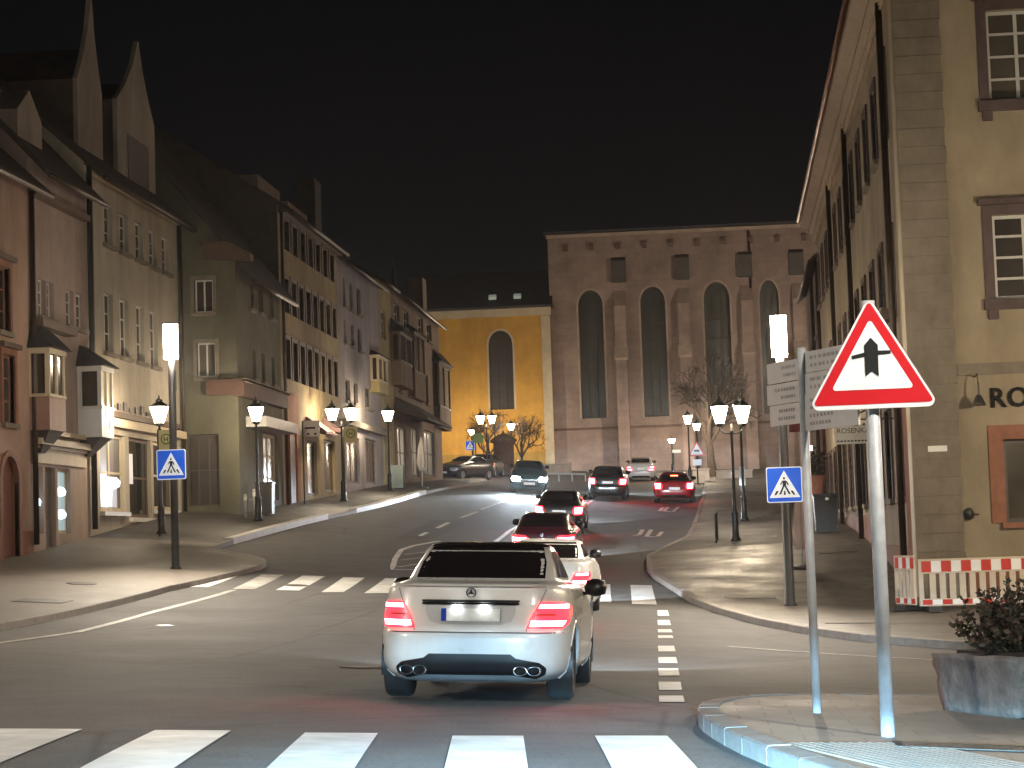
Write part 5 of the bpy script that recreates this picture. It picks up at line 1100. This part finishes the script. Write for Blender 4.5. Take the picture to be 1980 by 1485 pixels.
# ------------------------------------------------------------------ bare trees
def bare_tree(base, H, lab, seed, spread_=.55, r0=.16, levels=6):
    t = thing('bare_tree', base, lab, 'tree', 'bare winter trees'); r = random.Random(seed); tr = MB(); cr = MB()
    def grow(p, d, L, rad, lv):
        n = 4; pts = [p]; q = p; dd = d
        for k in range(n):
            dd = (dd + Vector((r.uniform(-.13, .13), r.uniform(-.13, .13), r.uniform(-.03, .10)))).normalized(); q = q + dd * L / n; pts.append(q)
        (tr if lv <= 1 else cr).tube(pts, [rad * (1 - .35 * k / n) for k in range(n + 1)], 8 if lv < 2 else (5 if lv < 4 else 3), False)
        if lv >= levels: return
        nb = 4 if lv == 0 else (3 if lv < levels - 1 else 4)
        for k in range(nb):
            a = r.uniform(0, 6.28) if lv else 2 * math.pi * k / nb + r.uniform(-.4, .4); s = r.uniform(.6, 1.25) * spread_
            side = dd.cross(Vector((math.cos(a), math.sin(a), .2))).normalized(); nd = (dd + side * s * 1.3 + Vector((0, 0, .12))).normalized()
            grow(pts[-1] if k < 2 else pts[-2 if lv else -1], nd, L * r.uniform(.62, .86), rad * (.62 if lv else .55), lv + 1)
    grow(Vector(base), Vector((0.02, 0, 1)), H * .26, r0, 0)
    tr.build('trunk', surf('bark_grey', (.085, .065, .05), .9, .3, 5, .6, 20), t, True); cr.build('crown', surf('bark_twig', (.06, .046, .037), .9, .3, 5, .3, 20), t, True)
b_ = PD(1378, 905, 134); bare_tree((b_[0], b_[1], G(b_[0], b_[1])), 8.3, 'leafless tree before the stone church by the lanterns', 4, .62, .3)
b_ = PD(1010, 905, 139); bare_tree((b_[0], b_[1], G(b_[0], b_[1])), 4.6, 'small leafless tree before the yellow church window', 11, .75, .14)
b_ = PD(948, 905, 141); bare_tree((b_[0], b_[1], G(b_[0], b_[1])), 4.8, 'small leafless tree just behind the brown column', 21, .7, .14)
# ------------------------------------------------------------------ cars
M_CARWHITE = surf('car_white', (.72, .705, .675), .34, .07, 3, 0, coat=.8, stain=.10, rvar=.08); M_CARBLACK = surf('car_black', (.012, .011, .012), .28, .2, 2, 0, coat=1.0)
M_CARRED = surf('car_red', (.26, .012, .016), .3, .1, 2, 0, coat=1.0); M_CARDKRED = surf('car_dark_wine', (.05, .008, .014), .3, .1, 2, 0, coat=1.0)
M_CARTEAL = surf('car_teal', (.035, .075, .085), .3, .1, 2, 0, coat=1.0); M_CARGREY = surf('car_dark_grey', (.03, .03, .032), .3, .1, 2, 0, coat=1.0)
M_CGLASS = glass('car_glass', (.008, .006, .006), .10, .4); M_TRIM = surf('car_trim_black', (.012, .012, .013), .4, .2, 6, 0); M_TYRE = surf('tyre_rubber', (.022, .022, .023), .75, .2, 8, .2, 80)
M_RIM = surf('alloy_rim', (.35, .36, .37), .3, .1, 6, 0, metal=.9); M_CHROME = surf('chrome', (.6, .6, .62), .14, .05, 5, 0, metal=1.0); M_SEAM = surf('panel_gap', (.04, .04, .04), .8)
M_TAIL = emit('tail_lamp_red', (1.0, .012, .02), 8.0 * LAMP, (.3, .01, .01)); M_BAR = emit('tail_lamp_bar', (1.0, .05, .075), 110 * LAMP, (.4, .1, .1)); M_HEAD = emit('head_lamp_glass', (.80, .92, 1.0), 500 * LAMP)
M_PLATE = surf('number_plate_white', (.78, .80, .76), .4, .16, 9, 0); M_PBLUE = surf('number_plate_blue', (.01, .04, .35), .4); M_BRAKE3 = emit('high_brake_lamp', (1.0, .10, .04), 14)
ROWS = {
 'coupe': (4.6, [(.17, .30, 4.35, .70), (.20, .16, 4.42, .78), (.26, .06, 4.48, .845), (.36, .015, 4.55, .875), (.50, 0, 4.58, .885), (.60, .0, 4.58, .887), (.64, .035, 4.56, .887), (.74, .055, 4.48, .883), (.86, .07, 4.25, .868), (.94, .09, 3.9, .85), (1.00, .11, 3.5, .825), (1.04, .14, 3.15, .785), (1.055, .34, 3.06, .745), (1.075, .72, 2.98, .715), (1.16, .90, 2.80, .690), (1.26, 1.12, 2.58, .655), (1.35, 1.33, 2.38, .615), (1.405, 1.52, 2.2, .57), (1.43, 1.72, 2.02, .47), (1.44, 1.86, 1.92, .2)]),
 'sedan': (4.6, [(.17, .30, 4.35, .70), (.20, .16, 4.42, .78), (.26, .06, 4.48, .845), (.36, .015, 4.55, .875), (.50, 0, 4.58, .885), (.60, .0, 4.58, .887), (.66, .035, 4.56, .887), (.76, .05, 4.48, .883), (.88, .06, 4.25, .868), (.96, .08, 3.9, .85), (1.03, .10, 3.5, .825), (1.07, .13, 3.2, .785), (1.09, .32, 3.12, .745), (1.11, .62, 3.05, .715), (1.19, .80, 2.85, .69), (1.29, 1.02, 2.62, .65), (1.37, 1.22, 2.42, .61), (1.42, 1.45, 2.2, .56), (1.445, 1.65, 2.0, .47), (1.455, 1.78, 1.88, .2)]),
 'hatch': (4.2, [(.18, .28, 3.95, .70), (.22, .14, 4.02, .79), (.30, .04, 4.08, .855), (.45, 0, 4.15, .885), (.62, .0, 4.17, .89), (.70, .03, 4.14, .887), (.85, .05, 3.95, .875), (.95, .07, 3.6, .855), (1.02, .10, 3.2, .82), (1.07, .15, 3.0, .77), (1.15, .24, 2.82, .73), (1.26, .40, 2.58, .68), (1.36, .58, 2.36, .635), (1.43, .74, 2.15, .59), (1.47, .95, 1.95, .52), (1.485, 1.2, 1.75, .42), (1.49, 1.4, 1.55, .15)]),
 'sport': (4.4, [(.16, .28, 4.15, .72), (.20, .14, 4.22, .82), (.28, .04, 4.3, .88), (.42, 0, 4.36, .91), (.56, .0, 4.37, .915), (.66, .03, 4.3, .91), (.76, .06, 4.1, .895), (.84, .10, 3.7, .86), (.90, .16, 3.3, .80), (.93, .36, 3.1, .74), (.98, .62, 2.92, .70), (1.08, .92, 2.66, .65), (1.18, 1.22, 2.4, .58), (1.25, 1.52, 2.15, .5), (1.275, 1.72, 1.98, .38), (1.28, 1.82, 1.9, .15)]),
}
class Body:
    def __init__(s, kind, scale=1.0, nbow=5.5):
        L, rows = ROWS[kind]; s.L = L; R = np.array(rows, float); n = len(R); out = []
        for i in range(n - 1):
            p0, p1, p2, p3 = R[max(i - 1, 0)], R[i], R[i + 1], R[min(i + 2, n - 1)]
            for t in np.linspace(0, 1, 4)[:-1]:
                c = .5 * ((2 * p1) + (-p0 + p2) * t + (2 * p0 - 5 * p1 + 4 * p2 - p3) * t * t + (-p0 + 3 * p1 - 3 * p2 + p3) * t ** 3)
                c[0] = p1[0] + (p2[0] - p1[0]) * t; lo, hi = np.minimum(p1, p2), np.maximum(p1, p2); out.append(np.clip(c, lo - .004, hi + .004) if True else c)
        out.append(R[-1]); s.R = np.array(out); s.belt = [r for r in rows if r[3] > .7][-1][0]
    def at(s, z): return [float(np.interp(z, s.R[:, 0], s.R[:, k])) for k in (1, 2, 3)]
    def n(s, z): return 5.5 if z < s.belt else 5.5 - 1.3 * min(1, (z - s.belt) / .2)
    def rear(s, x, z):
        yr, yf, w = s.at(z); h = (yf - yr) / 2; n = s.n(z); q = min(.9995, abs(x) / w); return (yr + yf) / 2 - h * (1 - q ** n) ** (1 / n)
    def front(s, x, z):
        yr, yf, w = s.at(z); h = (yf - yr) / 2; n = s.n(z); q = min(.9995, abs(x) / w); return (yr + yf) / 2 + h * (1 - q ** n) ** (1 / n)
    def side(s, y, z):
        yr, yf, w = s.at(z); h = (yf - yr) / 2; n = s.n(z); q = min(.9995, abs(y - (yr + yf) / 2) / h); return w * (1 - q ** n) ** (1 / n)
    def outline(s, z, row, N):
        _, yr, yf, w = row; h = (yf - yr) / 2; c = (yr + yf) / 2; n = s.n(z); A = np.linspace(0, 2 * np.pi, 720, endpoint=False); ca, sa = np.sin(A), -np.cos(A)
        x = w * np.sign(ca) * np.abs(ca) ** (2 / n); y = c + h * np.sign(sa) * np.abs(sa) ** (2 / n); P = np.c_[x, y]; P = np.vstack([P, P[:1]])
        d = np.r_[0, np.cumsum(np.linalg.norm(np.diff(P, axis=0), axis=1))]; t = np.linspace(0, d[-1], N, endpoint=False); return np.c_[np.interp(t, d, P[:, 0]), np.interp(t, d, P[:, 1])]
    def mesh(s, wheels, rw, N=168):
        m = MB()
        for r in s.R: m.pts([(x, y, r[0]) for x, y in s.outline(r[0], r, N)])
        V = np.array(m.v); K = len(s.R)
        for i in range(K - 1):
            for j in range(N):
                f = (i * N + j, i * N + (j + 1) % N, (i + 1) * N + (j + 1) % N, (i + 1) * N + j); c = V[list(f)].mean(0)
                if abs(c[0]) > .55 and any((c[1] - yw) ** 2 + (c[2] - rw) ** 2 < (rw * 1.13) ** 2 for yw in wheels): continue
                m.f.append(f)
        m.f.append(tuple((K - 1) * N + j for j in range(N))); m.f.append(tuple(reversed(range(N)))); return m
    def rpatch(s, edge, off, nz=8, nx=10):
        """patch on the rear: edge = [(z, x_left, x_right)...]"""
        E = np.array(edge); rows = []
        for z in np.linspace(E[0, 0], E[-1, 0], nz + 1):
            a, b = np.interp(z, E[:, 0], E[:, 1]), np.interp(z, E[:, 0], E[:, 2]); rows.append([(x, s.rear(x, z) - off, z) for x in np.linspace(a, b, nx + 1)])
        return MB().grid(rows)
    def fpatch(s, edge, off, nz=8, nx=10):
        E = np.array(edge); rows = []
        for z in np.linspace(E[0, 0], E[-1, 0], nz + 1):
            a, b = np.interp(z, E[:, 0], E[:, 1]), np.interp(z, E[:, 0], E[:, 2]); rows.append([(x, s.front(x, z) + off, z) for x in np.linspace(a, b, nx + 1)])
        return MB().grid(rows)
    def spatch(s, edge, off, sgn, nz=6, ny=14):
        E = np.array(edge); rows = []
        for z in np.linspace(E[0, 0], E[-1, 0], nz + 1):
            a, b = np.interp(z, E[:, 0], E[:, 1]), np.interp(z, E[:, 0], E[:, 2]); rows.append([(sgn * (s.side(y, z) + off), y, z) for y in np.linspace(a, b, ny + 1)])
        return MB().grid(rows)
def xlathe(c, prof, seg=24, sgn=1):
    """profile [(r, x)] turned about the axle"""
    m = MB(); n = len(prof)
    for r, x in prof: m.pts([(c[0] + sgn * x, c[1] + r * math.cos(2 * math.pi * j / seg), c[2] + r * math.sin(2 * math.pi * j / seg)) for j in range(seg)])
    for k in range(n - 1):
        for j in range(seg): m.f.append((k * seg + j, k * seg + (j + 1) % seg, (k + 1) * seg + (j + 1) % seg, (k + 1) * seg + j))
    return m
def spot(par, name, loc, aim, power, col, size=24, blend=.35, sx=3.0):
    ld = bpy.data.lights.new(name, 'SPOT'); ld.energy = power * LAMP; ld.color = col; ld.spot_size = math.radians(size); ld.spot_blend = blend; ld.shadow_soft_size = .06
    o = bpy.data.objects.new(name, ld); S.collection.objects.link(o); o.location = loc; o.rotation_mode = 'QUATERNION'; o.rotation_quaternion = Vector(aim).to_track_quat('-Z', 'Y'); o.scale = (sx, 1, 1)
    if par is not None: o.parent = par
    return o
def car(name, kind, paint, lab, u, v, dep, tails='bars', yaw=0.0, width=1.0, oncoming=False, beams=True, group='cars on the street', hero=False, high=False, plate_=True, at=None, tail_z=None, lights=True):
    P = PD(u, v, dep) if at is None else np.array(at); x, y = P[0], P[1]; B = Body(kind); L = B.L; rw = .325; wheels = (.95, L - .88)
    f2 = np.array([math.sin(-yaw), math.cos(yaw)]); r2 = np.array([f2[1], -f2[0]]); sg = 1
    if oncoming: f2, r2 = -f2, -r2; x, y = x - f2[0] * L, y - f2[1] * L
    C = [np.array([x, y]) + f2 * yy + r2 * xx for yy in wheels for xx in (-.77, .77)]; zc = [G(*c) + .006 for c in C]
    zr, zf = (zc[0] + zc[1]) / 2, (zc[2] + zc[3]) / 2; sl = (zf - zr) / (wheels[1] - wheels[0]); cr = ((zc[1] + zc[3]) - (zc[0] + zc[2])) / 2 / 1.54
    z0 = zr - sl * wheels[0]; F = Vector((f2[0], f2[1], sl)).normalized(); Rv = Vector((r2[0], r2[1], cr)); Rv = (Rv - F * Rv.dot(F)).normalized(); U = Rv.cross(F)
    t = thing(name, (x, y, z0), lab, 'car', group); t.rotation_euler = Matrix((Rv, F, U)).transposed().to_euler(); t.scale = (width, 1, 1)
    bl = lambda m_, n_, mt, p_=t, sm=True: m_.build(n_, mt, p_, sm, local=True)
    body = bl(B.mesh(wheels, rw), 'body', paint); autosmooth(body, 50)
    R = ROWS[kind][1]; bt = B.belt; top = [r for r in R if r[3] > .5][-1][0]
    fr = lambda z, k: k * B.at(z)[2]
    z0w, z1w = bt + .02, top - .015
    bl(B.rpatch([(z0w, -fr(z0w, .84), fr(z0w, .84)), ((z0w + z1w) / 2, -fr((z0w + z1w) / 2, .88), fr((z0w + z1w) / 2, .88)), (z1w, -fr(z1w, .90), fr(z1w, .90))], .006, 10, 16), 'rear_window', M_CGLASS)
    bl(B.fpatch([(z0w, -fr(z0w, .86), fr(z0w, .86)), (z1w, -fr(z1w, .86), fr(z1w, .86))], .006, 10, 14), 'windshield', M_CGLASS)
    for s_ in (-1, 1):
        za, zb = bt + .03, top - .05; ya = B.at(za); yb_ = B.at(zb); ma = lambda q, k: q[0] + (q[1] - q[0]) * k
        bl(B.spatch([(za, ma(ya, .16), ma(ya, .84)), (zb, ma(yb_, .2), ma(yb_, .76))], .005, s_), 'side_window', M_CGLASS)
        mz = bt + (-.10 if hero else .02); my = ma(B.at(mz), .70); sx_ = B.side(my, mz)
        mm = MB().lathe((s_ * (sx_ + .13), my, mz + .02), [(.02, -.075), (.10, -.05), (.115, .02), (.09, .08), (.03, .10)], 12); mm.tube([(s_ * (sx_ - .02), my + .03, mz - .03), (s_ * (sx_ + .08), my, mz - .02)], .02, 6); bl(mm, 'mirror', M_TRIM if not hero else M_TRIM)
        for yw in wheels:
            xo = B.side(yw, .45) - .015; c = (s_ * xo, yw, rw)
            wh = bl(xlathe(c, [(rw * .60, -.235), (rw * .95, -.235), (rw, -.20), (rw, -.03), (rw * .95, 0), (rw * .70, .0), (rw * .68, -.02)], 28, s_), 'wheel', M_TYRE)
            rm = xlathe(c, [(rw * .69, -.012), (rw * .64, -.012), (rw * .60, -.05), (rw * .2, -.045), (rw * .16, -.02), (.002, -.02)], 28, s_); bl(rm, 'rim', M_RIM, wh)
            sp = MB()
            for k in range(5):
                a = 2 * math.pi * k / 5; d_ = Vector((0, math.cos(a), math.sin(a))); e_ = Vector((0, -math.sin(a), math.cos(a))); cc_ = Vector(c) - Vector((s_ * .022, 0, 0))
                sp.prism([cc_ + d_ * rw * .15 - e_ * .03, cc_ + d_ * rw * .62 - e_ * .022, cc_ + d_ * rw * .62 + e_ * .022, cc_ + d_ * rw * .15 + e_ * .03], (s_ * .014, 0, 0))
            bl(sp, 'spokes', M_RIM, wh)
            ar = MB(); ang = np.linspace(math.radians(-18), math.radians(198), 25)
            ar.tube([(s_ * (B.side(yw + rw * 1.13 * math.cos(a), max(.19, rw + rw * 1.13 * math.sin(a))) - .012), yw + rw * 1.13 * math.cos(a), rw + rw * 1.13 * math.sin(a)) for a in ang], .022, 6, False); bl(ar, 'arch_lip', paint)
            wl_ = MB(); wl_.grid([[(s_ * xx, yw + rw * 1.15 * math.cos(a), rw + rw * 1.15 * math.sin(a)) for a in ang] for xx in (xo + .01, xo - .34)]); bl(wl_, 'wheel_well', M_TRIM)
    # lamps
    zt = tail_z or (.72 if kind == 'sport' else .84 if kind == 'hatch' else .78)
    on = M_TAIL if lights else surf('tail_lamp_off', (.12, .008, .01), .2)
    for s_ in (-1, 1):
        def E(L_): return [(z, *sorted((s_ * a, s_ * b))) for z, a, b in L_]
        if hero:
            h = bl(B.rpatch(E([(.655, .50, .80), (.70, .515, .842), (.78, .545, .856), (.85, .59, .852), (.885, .615, .80)]), .010, 10, 14), 'tail_lamp', M_TAIL)
            bl(B.rpatch(E([(.832, .600, .835), (.868, .615, .835)]), .016, 3, 12), 'light_bar', M_BAR, h); bl(B.rpatch(E([(.675, .525, .800), (.722, .535, .822)]), .016, 3, 12), 'light_bar', M_BAR, h)
            bl(B.rpatch(E([(.765, .58, .74), (.785, .585, .74)]), .014, 2, 8), 'reflector', surf('lamp_clear', (.35, .12, .12), .2), h)
        elif tails == 'bars':
            h = bl(B.rpatch(E([(zt - .10, .50, .80), (zt, .53, .85), (zt + .11, .60, .84)]), .010, 8, 12), 'tail_lamp', on)
            if lights: bl(B.rpatch(E([(zt + .055, .60, .81), (zt + .095, .61, .81)]), .016, 2, 10), 'light_bar', M_BAR, h); bl(B.rpatch(E([(zt - .085, .53, .78), (zt - .04, .54, .79)]), .016, 2, 10), 'light_bar', M_BAR, h)
        elif tails == 'wide':
            h = bl(B.rpatch(E([(zt - .10, .32, .83), (zt + .02, .34, .86), (zt + .10, .46, .84)]), .010, 8, 12), 'tail_lamp', on)
            if lights: bl(B.rpatch(E([(zt - .045, .40, .81), (zt + .045, .42, .83)]), .016, 2, 12), 'light_bar', M_BAR, h)
        else:
            h = bl(B.rpatch(E([(zt - .14, .54, .82), (zt, .50, .86), (zt + .15, .56, .84)]), .010, 8, 12), 'tail_lamp', on)
            if lights: bl(B.rpatch(E([(zt - .10, .58, .80), (zt + .10, .58, .83)]), .016, 5, 8), 'light_bar', M_BAR, h)
        zh = .66; hm = M_HEAD if (oncoming and lights) else surf('head_lamp_off', (.35, .37, .4), .15)
        hl = bl(B.fpatch([(z, *sorted((s_ * a, s_ * b))) for z, a, b in ((zh - .10, .48, .78), (zh, .42, .82), (zh + .10, .48, .80))], .01, 6, 8), 'headlamp', hm)
        if beams and lights: spot(t, 'headlight_beam', (s_ * .62, L + .06, .62), (0, 1, -.11), 4500 if oncoming else 3000, (.78, .9, 1.0))
    # plates, seams, trim
    zp = .77 if kind in ('coupe', 'sedan') else (.62 if kind == 'sport' else .80)
    if hero or plate_:
        if hero: bl(B.rpatch([(.685, -.27, .27), (.70, -.36, .36), (.80, -.40, .40), (.862, -.40, .40)], .002, 6, 10), 'plate_recess_shade', surf('car_white_recess_shade', (.5, .5, .5), .35, .04, 2, 0, coat=.5))  # shade of the recess put into a darker white on this flush patch
        p = bl(B.rpatch([(zp - .055, -.26, .26), (zp + .055, -.26, .26)], .012, 2, 6), 'number_plate', M_PLATE); bl(B.rpatch([(zp - .055, -.26, -.215), (zp + .055, -.26, -.215)], .014, 1, 1), 'plate_band', M_PBLUE, p)
        pf = bl(B.fpatch([(.40, -.26, .26), (.51, -.26, .26)], .012, 2, 6), 'front_plate', M_PLATE)
    bl(B.rpatch([(.612, -.80, .80), (.622, -.80, .80)], .004, 1, 24), 'bumper_seam', M_SEAM)
    if not hero: bl(B.rpatch([(.22, -.62, .62), (.34, -.5, .5)], .008, 3, 12), 'diffuser', M_TRIM)
    bl(B.fpatch([(.30, -.42, .42), (.38, -.5, .5), (.60, -.34, .34)], .008, 4, 10), 'grille', M_TRIM)
    if high: bl(B.rpatch([(top - .06, -.16, .16), (top - .025, -.16, .16)], .03, 1, 6), 'high_brake_lamp', M_BRAKE3)
    if hero:
        rp = MB(); rr = [r for r in B.R if r[0] >= 1.375]
        for r in rr: rp.pts([(x_ * .985, y_ + (.006 if y_ > 1.9 else -.006), r[0] + .006) for x_, y_ in B.outline(r[0], r, 96)])
        for i in range(len(rr) - 1):
            for j in range(96): rp.f.append((i * 96 + j, i * 96 + (j + 1) % 96, (i + 1) * 96 + (j + 1) % 96, (i + 1) * 96 + j))
        rp.f.append(tuple((len(rr) - 1) * 96 + j for j in range(96))); bl(rp, 'roof_panel', M_CGLASS)
        for s_ in (-1, 1): bl(B.rpatch([(.63, s_ * .497 - .003, s_ * .497 + .003), (.66, s_ * .497 - .003, s_ * .497 + .003), (.885, s_ * .612 - .003, s_ * .612 + .003), (1.0, s_ * .66 - .003, s_ * .66 + .003)], .004, 10, 1), 'trunk_seam', M_SEAM)
        bl(B.rpatch([(.878, -.42, .42), (.892, -.44, .44), (.902, -.43, .43)], .016, 3, 14), 'trunk_handle', M_TRIM)
        bl(B.rpatch([(.862, -.43, .43), (.876, -.43, .43)], .02, 2, 14), 'chrome_strip', M_CHROME)
        bl(B.rpatch([(1.022, -.66, .66), (1.05, -.64, .64)], .03, 3, 18), 'spoiler_lip', paint)
        bl(B.rpatch([(.21, -.58, .58), (.25, -.66, .66), (.31, -.67, .67), (.365, -.60, .60), (.385, -.42, .42), (.43, -.36, .36)], .010, 12, 24), 'diffuser', M_TRIM)
        bl(B.rpatch([(.185, -.60, .60), (.20, -.62, .62), (.245, -.40, .40)], .05, 4, 20), 'diffuser_lip', surf('lip_silver', (.4, .41, .42), .4))
        for s_ in (-1, 1):
            for dx in (.445, .565):
                c = Vector((s_ * dx, B.rear(dx, .29) - .03, .285)); m_ = MB(); n_ = 18
                for rr, yy in ((.062, .12), (.062, 0), (.056, -.008), (.048, 0), (.046, .1)): m_.pts([(c.x + rr * 1.05 * math.cos(2 * math.pi * j / n_), c.y + yy, c.z + rr * .72 * math.sin(2 * math.pi * j / n_)) for j in range(n_)])
                for q in range(4):
                    for j in range(n_): m_.f.append((q * n_ + j, q * n_ + (j + 1) % n_, (q + 1) * n_ + (j + 1) % n_, (q + 1) * n_ + j))
                bl(m_, 'exhaust_pipe', M_CHROME)
            yl = B.rear(0, .86) - .06; bl(MB().box((s_ * .12 - .03, yl, .850), (s_ * .12 + .03, yl + .05, .857)), 'plate_lamp', emit('plate_lamp', (.9, .97, 1), 28), t, False)
    if hero or tails == 'wide':
        ze_ = .965 if hero else .95; e_ = MB(); r_o, r_i = .045, .037; A = np.linspace(0, 2 * math.pi, 25); yb0 = B.rear(0, ze_) - .012
        for a, b in zip(A, A[1:]): e_.prism([(r * math.cos(q), yb0, ze_ + r * math.sin(q)) for r, q in ((r_o, a), (r_o, b), (r_i, b), (r_i, a))], (0, .008, 0))
        for k in range(3):
            a = math.pi / 2 + k * 2 * math.pi / 3; e_.prism([(.040 * math.cos(a), yb0, ze_ + .040 * math.sin(a)), (.009 * math.cos(a + 1.05), yb0, ze_ + .009 * math.sin(a + 1.05)), (0, yb0 - .003, ze_), (.009 * math.cos(a - 1.05), yb0, ze_ + .009 * math.sin(a - 1.05))], (0, .008, 0))
        bl(e_, 'star_emblem', M_CHROME, t, False)
    return t, B
car('white_coupe', 'coupe', M_CARWHITE, 'white coupe with lit red tail lamps, nearest car', 903, 1250, 18.15, hero=True, yaw=.0)
car('white_sedan', 'sedan', M_CARWHITE, 'white sedan partly hidden right behind the nearest white coupe', 1046, 1150, 37.5, tails='bars')
car('dark_red_hatchback', 'hatch', M_CARDKRED, 'dark hatchback with wide red lamps, third in the queue', 1046, 1050, 54.5, tails='wide')
car('black_hatchback', 'hatch', M_CARBLACK, 'black hatchback between the wide-lamped hatchback and the far cars', 1077, 990, 72.5, tails='round')
car('black_sedan', 'hatch', M_CARBLACK, 'black car with red lamps on the rise, next to the red car', 1172, 930, 92, tails='round')
car('red_sports_car', 'sport', M_CARRED, 'bright red car braking with its high lamp lit', 1302, 935, 90, tails='round', high=True)
car('silver_far_car', 'sedan', surf('car_silver', (.5, .5, .51), .3, .05, 2, 0, coat=.8), 'small far silver car between the black and red cars', 1238, 915, 127, tails='bars')
car('oncoming_car', 'hatch', M_CARTEAL, 'teal oncoming car with blazing headlamps', 1022, 925, 96, oncoming=True, yaw=.10)
car('parked_black_car', 'sedan', M_CARBLACK, 'black car parked facing forward before the yellow church', 856, 912, 124, oncoming=True, yaw=-.5, lights=False, beams=False)
car('parked_tail_car', 'hatch', M_CARGREY, 'dark parked car with one red lamp by the yellow church', 926, 910, 131, tails='bars', yaw=-.12, beams=False)
# the viewer's own car: its low beams light the crossing and the coupe's bumper
for s_ in (-.62, .62): spot(None, 'own_headlight_beam', (s_ - .1, 2.2, .66), (-.09, 1, -.098), 5600, (.42, .74, 1.0), 11.0, .25, 4.2); spot(None, 'own_headlight_beam', (s_ - .1, 2.2, .66), (-.09, 1, -.085), 72000, (.34, .72, 1.0), 5.2, .8, 7.5)

# ------------------------------------------------------------------ thin haze added to imitate lens glow round the lamps
hb = MB().box((-430, -62, -3.0), (430, 610, 27.0)); hz = hb.build('glow_haze', surf('unused_haze_surface', (.5, .5, .5)))
hm = bpy.data.materials.new('halo_haze'); hm.use_nodes = True; hm.node_tree.nodes.clear()
ho = hm.node_tree.nodes.new('ShaderNodeOutputMaterial'); hv = hm.node_tree.nodes.new('ShaderNodeVolumePrincipled')
hv.inputs['Color'].default_value = (.9, .9, .92, 1); hv.inputs['Density'].default_value = .00015; hv.inputs['Anisotropy'].default_value = .8
hm.node_tree.links.new(hv.outputs[0], ho.inputs['Volume']); hz.data.materials.clear(); hz.data.materials.append(hm); hz['kind'] = 'stuff'
S.cycles.volume_bounces = 0; S.cycles.volume_step_rate = 4; S.cycles.volume_max_steps = 64
